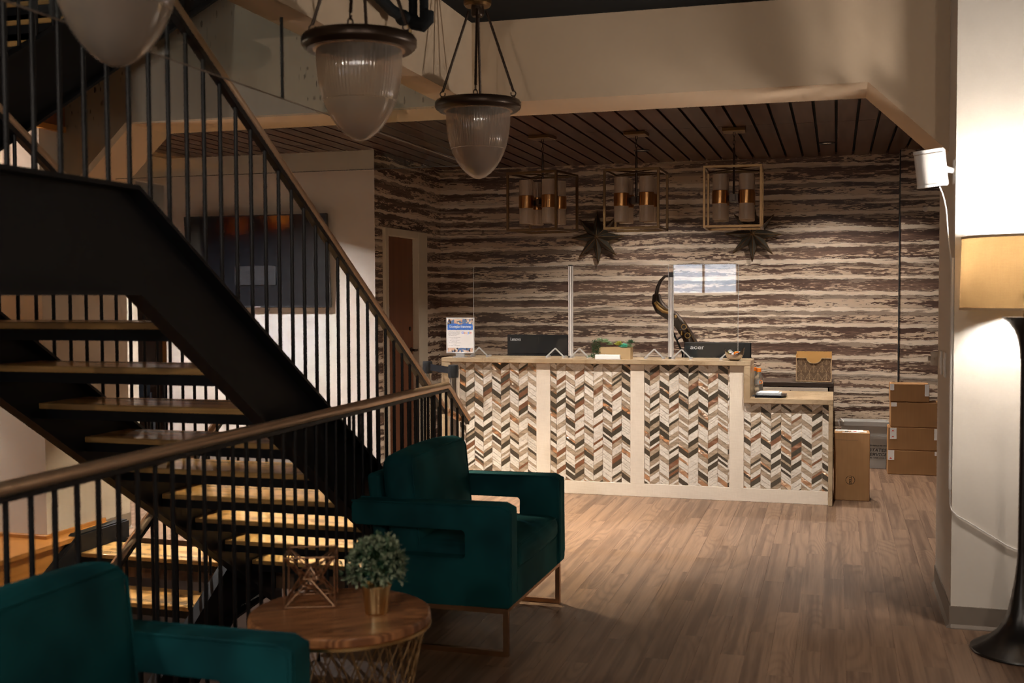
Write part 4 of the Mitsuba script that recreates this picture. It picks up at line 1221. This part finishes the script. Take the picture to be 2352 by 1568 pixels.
obj('plate', bx(.470, XPR, YH1, YH1 + .004, 1.13, 1.20), 'm_chrome', dh)
obj('knob', cat(tube([(.492, 6.11, 1.165), (.482, 6.135, 1.165)], .008, 10), tube([(.492, 6.135, 1.165), (.460, 6.135, 1.165)], .012, 12)), 'm_chrome', dh, 40)
hk = thing('clear_hook', 'small clear knob high on the far edge of the right pier', 'knob')
obj('knob', moved(trimesh.creation.icosphere(subdivisions=2, radius=.014), (.462, 6.45, 1.955)), 'm_acrylic', hk, True)
obj('arm', bx(.465, 3.2, 6.44, 6.46, 1.945, 1.965), 'm_cream', hk)

def floor_lamp(LX, LY, lb):
    fl = thing('floor_lamp', lb, 'floor lamp')
    base = [(0, 0), (.196, 0), (.200, .006), (.198, .012), (.170, .030), (.130, .052), (.095, .085), (.070, .125), (.054, .17), (.042, .23), (.030, .30), (.022, .37), (.0185, .42)]
    obj('base', lathe(base, 64, (LX, LY)), 'm_lamp_black', fl, 35)
    obj('pole', lathe([(.0185, .42), (.0172, 1.0), (.0172, 1.28)], 32, (LX, LY)), 'm_lamp_black', fl, 35)
    obj('cup', lathe([(.0172, 1.225), (.0195, 1.228), (.0195, 1.24), (.022, 1.275), (.030, 1.315), (.044, 1.350), (.066, 1.380), (.088, 1.396), (.091, 1.401), (0, 1.401)], 48, (LX, LY)), 'm_lamp_black', fl, 35)
    obj('stem', lathe([(.011, 1.40), (.011, 1.62), (.018, 1.62), (.018, 1.635), (0, 1.64)], 16, (LX, LY)), 'm_brass_dark', fl, 35)
    obj('shade', lathe([(.256, 1.435), (.250, 1.731)], 96, (LX, LY)), 'm_shade', fl, True, label='linen drum shade')
    obj('shade_rim', lathe([(.2545, 1.431), (.2585, 1.431), (.2583, 1.441), (.2543, 1.441)], 96, (LX, LY)), 'm_board_pale', fl, 35)
    obj('shade_rim', lathe([(.2485, 1.725), (.2525, 1.725), (.2522, 1.735), (.2482, 1.735)], 96, (LX, LY)), 'm_board_pale', fl, 35)
    obj('spider', cat(*[bar((LX, LY, 1.50), (LX + .249 * math.cos(a), LY + .249 * math.sin(a), 1.50), .002, 6) for a in (0.3, 2.4, 4.5)]), 'm_brass_dark', fl)
    for sx_ in (-1, 1):
        k = obj('bulb', moved(trimesh.creation.icosphere(subdivisions=2, radius=.036), (LX + sx_ * .07, LY + .03, 1.685)), 'm_white_gloss', fl, True)
        scene[k]['emitter'] = {'type': 'area', 'radiance': rgb(L_BULB), 'sampling_weight': 4.}
        obj('arm', tube([(LX, LY, 1.58), (LX + sx_ * .045, LY + .02, 1.62), (LX + sx_ * .07, LY + .03, 1.651)], .006, 8), 'm_brass_dark', fl, True)


floor_lamp(.755, 5.03, 'lit floor lamp with linen drum shade and black trumpet base by the white wall')
floor_lamp(-5.45, 5.02, 'lit floor lamp standing beyond the left edge of the picture by the left pier')
for k in [k for k in scene if k.startswith('floor_lamp_001')]:
    scene[k]['to_world'] = T().translate([0, 0, .096])

# added opal globes, unseen fill light for the lounge and stairwell
def globe(x, y, z, lb, rad=L_FILL_GLOBE, top=ZB):
    t = thing('fill_globe', lb, 'pendant lamp')
    k = obj('globe', moved(trimesh.creation.icosphere(subdivisions=3, radius=.12), (x, y, z)), 'm_white_gloss', t, True)
    scene[k]['emitter'] = {'type': 'area', 'radiance': rgb(rad), 'sampling_weight': 3.}
    obj('cap', lathe([(0, z + .16), (.03, z + .155), (.04, z + .115), (0, z + .115)], 16, (x, y)), 'm_dark_bronze', t, 30)
    obj('cord', tube([(x, y, z + .15), (x, y, top)], .004, 6), 'm_black_plastic', t)


globe(1.7, -.8, 2.5, 'added opal fill globe behind the viewer on the right')
globe(-1.0, -1.6, 2.5, 'added opal fill globe behind the viewer on the left')
globe(-3.0, -.9, 3.4, 'added opal fill globe high in the stairwell behind the viewer', L_FILL_ATRIUM, 4.5)  # added to brighten the concrete and the treads

# ================================================================ armchairs
def armchair(lb, ox, oy, rz):
    t = thing('armchair', lb, 'armchair')
    W, D = .90, .72                                      # across (local y) and front to back (local x); front = +x
    put = lambda m: moved(m, (ox, oy, 0), rz=rz)
    def vel(name, m, par=t):
        return obj(name, put(m), 'm_velvet', par, 38)
    ath = .105
    for s in (-1, 1):
        ya, yb2 = (s * W / 2, s * (W / 2 - ath))
        lo, hi = min(ya, yb2), max(ya, yb2)
        from shapely.geometry import Polygon as Pg
        outline = Pg([(-D / 2, .52), (-D / 2, .625), (D / 2 - .03, .632), (D / 2, .61), (D / 2, .205), (-D / 2 + .06, .195), (-D / 2 + .06, .40), (D / 2 - .215, .40), (D / 2 - .205, .41), (D / 2 - .205, .51), (D / 2 - .215, .52)])
        outline = outline.buffer(-.026).buffer(.026).buffer(.012).buffer(-.012)
        parts = []
        for inset, e in ((.014, 0.), (.0075, .0025), (.003, .007), (0., .015)):
            g = outline.buffer(-inset)
            parts.append(plate(g, 'y', lo + e, hi - e))
        arm = cat(*parts)
        k = vel('arm', arm)
        pip = np.array([(x, z) for x, z in [(-D / 2, .619), (D / 2 - .05, .626), (D / 2 - .012, .61), (D / 2 - .008, .25)]])
        for yy_ in (lo + .006, hi - .006):
            obj('piping', put(tube([(x + .004, yy_, z + .004) for x, z in pip], .0042, 6)), 'm_velvet', k, 40)
    yi = W / 2 - ath
    vel('seat_base', softbox(-D / 2 + .06, D / 2 - .012, -yi - .01, yi + .01, .195, .355, .02))
    vel('seat_cushion', softbox(-D / 2 + .18, D / 2 - .004, -yi + .002, yi - .002, .335, .450, .042, puff=.018))
    obj('piping', put(tube([(D / 2 - .014, y_, .438) for y_ in np.linspace(-yi + .03, yi - .03, 12)], .0045, 6)), 'm_velvet', t, 40)
    bk = moved(softbox(-.075, .075, -yi - .015, yi + .015, 0, .468, .05, puff=.018), (-D / 2 + .215, 0, .345), ry=-.10)
    vel('back_cushion', bk)
    vel('back_panel', moved(softbox(-.03, .03, -yi - .01, yi + .01, -.12, .40, .02), (-D / 2 + .10, 0, .33), ry=-.10))
    bp = [np.array([x_, y_, z_]) for x_, y_, z_ in ((.070, -yi + .0, .03), (.070, -yi + .0, .42), (.066, -yi + .03, .456), (.066, yi - .03, .456), (.070, yi, .42), (.070, yi, .03))]
    obj('piping', put(moved(tube(bp, .0045, 6), (-D / 2 + .215, 0, .345), ry=-.10)), 'm_velvet', t, 40)
    for s in (-1, 1):
        yl = s * .42
        fx, bx_ = D / 2 - .03, -D / 2 + .09
        q = lambda a, b: sqbar(a, b, .022, .022)
        obj('sled_leg', put(cat(q((fx, yl, 0.011), (fx, yl, .20)), q((bx_, yl, .011), (bx_, yl, .20)), q((bx_ - .011, yl, .011), (fx + .011, yl, .011)), q((bx_, yl, .190), (fx, yl, .190)))), 'm_rose_gold', t, label='bronze sled leg')
    obj('front_rail', put(sqbar((D / 2 - .03, -.41, .192), (D / 2 - .03, .41, .192), .02, .014)), 'm_rose_gold', t, label='bronze rail under the seat front')
    return t


armchair('teal velvet armchair on bronze sled legs between the railing and the desk', -1.628, 4.83, math.radians(-1))
armchair('teal velvet armchair at the lower left, cut by the picture edge', -1.655, 2.14, math.radians(-1))

# ================================================================ side table
TX, TY, TZ = -1.415, 3.03, .56
sd = thing('side_table', 'round wooden side table on a twisted brass wire base', 'side table')
obj('top', lathe([(0, TZ), (.262, TZ), (.268, TZ - .004), (.270, TZ - .010), (.270, TZ - .026), (.266, TZ - .030), (0, TZ - .030)], 96, (TX, TY)), 'm_table', sd, 30)
obj('rim', lathe([(.266, TZ - .030), (.2715, TZ - .030), (.2715, TZ - .038), (.262, TZ - .038), (.262, TZ - .030)], 96, (TX, TY)), 'm_brass', sd, 30, label='brass rim under the top')
for i in range(30):
    for sgn in (1, -1):
        if i % 1 == 0 and (sgn == 1 or True):
            a0 = 2 * math.pi * i / 30; a1 = a0 + sgn * math.radians(52)
            ps = []
            for s in np.linspace(0, 1, 7):
                p = np.array([.256 * math.cos(a0) * (1 - s) + .225 * math.cos(a1) * s, .256 * math.sin(a0) * (1 - s) + .225 * math.sin(a1) * s])
                sc = 1 - .03 * math.sin(math.pi * s)
                ps.append((TX + p[0] * sc, TY + p[1] * sc, (TZ - .036) * (1 - s) + .006 * s))
            obj('wire', tube(ps, .0022, 6), 'm_wire', sd, True)
obj('foot_ring', tube([(TX + .225 * math.cos(a), TY + .225 * math.sin(a), .006) for a in np.linspace(0, 6.2832, 65)[:-1]], .005, 8, closed=True), 'm_brass_dark', sd, True)

# geometric sculpture
gs = thing('wire_sculpture', 'bronze wire sculpture of nested pyramids in a cube on the side table', 'sculpture')
S = .150; _c = at(711, 1397, z=TZ); rot = math.radians(22)
cxy = np.array([_c[0] - math.sin(rot) * S / 2, _c[1] + math.cos(rot) * S / 2])
def W3(p):
    p = np.asarray(p, float) * S
    return np.array([cxy[0] + p[0] * math.cos(rot) - p[1] * math.sin(rot), cxy[1] + p[0] * math.sin(rot) + p[1] * math.cos(rot), TZ + .004 + S / 2 + p[2]])


def rods(pairs, r, name, lb=None):
    ms = []
    for a, b in pairs:
        ms.append(bar(W3(a), W3(b), r, 8))
    obj(name, cat(*ms), 'm_rose_gold', gs, 40, label=lb)


V = [np.array([x, y, z]) / 2 for x in (-1, 1) for y in (-1, 1) for z in (-1, 1)]
rods([(a, b) for i, a in enumerate(V) for b in V[i + 1:] if abs(np.abs(a - b).sum() - 1) < 1e-6], .0026, 'cube_frame')
ap = [np.eye(3)[k] * s * .20 for k in range(3) for s in (-1, 1)]
rods([(v, a) for k in range(3) for s in (-1, 1) for a in [np.eye(3)[k] * s * .22] for v in V if v[k] * s > 0], .0021, 'pyramids', 'inward pyramids')
ic = trimesh.creation.icosahedron(); iv = ic.vertices * .27
rods([(iv[a], iv[b]) for a, b in ic.edges_unique], .0021, 'inner_star', 'inner cage of short wires')
ic2 = ic.vertices * .12
rods([(ic2[a], ic2[b]) for a, b in ic.edges_unique], .0016, 'inner_core', 'small dense core')

# potted plant
pt = thing('potted_plant', 'bushy green plant in a brass pot on the side table', 'potted plant')
pc = at(859, 1411, z=TZ); qx, qy = pc[0], pc[1] + .02
obj('pot', lathe([(0, TZ + .001), (.0330, TZ + .001), (.0345, TZ + .004), (.0345, TZ + .007), (.0420, TZ + .080), (.0440, TZ + .081), (.0440, TZ + .087), (.0415, TZ + .087), (.0405, TZ + .075), (0, TZ + .075)], 56, (qx, qy)), 'm_brass', pt, 35)
pr = np.random.default_rng(11)
groups = {0: [], 1: [], 2: []}
cz = TZ + .142
for i in range(520):
    d = pr.normal(size=3); d /= np.linalg.norm(d)
    if d[2] < -.55:
        d[2] *= -1
    r = .082 * (.50 + .50 * pr.random() ** .5) * (1.25 if pr.random() < .05 else 1.)
    c = np.array([qx, qy, cz]) + d * r * np.array([1., 1., .98])
    tip = i % 3
    for j in range(5):
        e = d + pr.normal(size=3) * .75; e[2] += .25
        groups[2 if (r > .066 and pr.random() < .62) else (1 if r > .06 else 0)].append(leaf(c, e, .016 + .006 * pr.random(), .0085, .12))
for g_, nm in ((0, 'inner_leaves'), (1, 'leaves'), (2, 'pale_leaves')):
    k = obj(nm, cat(*groups[g_]), f'm_leaf_{g_}', pt)
    labels[k] = {'label': ('dark inner leaves', 'green leaves', 'pale grey-green leaf tips')[g_], 'kind': 'stuff'}
stems = []
for i in range(26):
    d = pr.normal(size=3); d[2] = abs(d[2]) + .4; d /= np.linalg.norm(d)
    stems.append(tube([(qx, qy, TZ + .07), tuple(np.array([qx, qy, TZ + .10]) + d * .03), tuple(np.array([qx, qy, cz]) + d * .065)], .0012, 5))
obj('stems', cat(*stems), 'm_leaf_dark', pt)
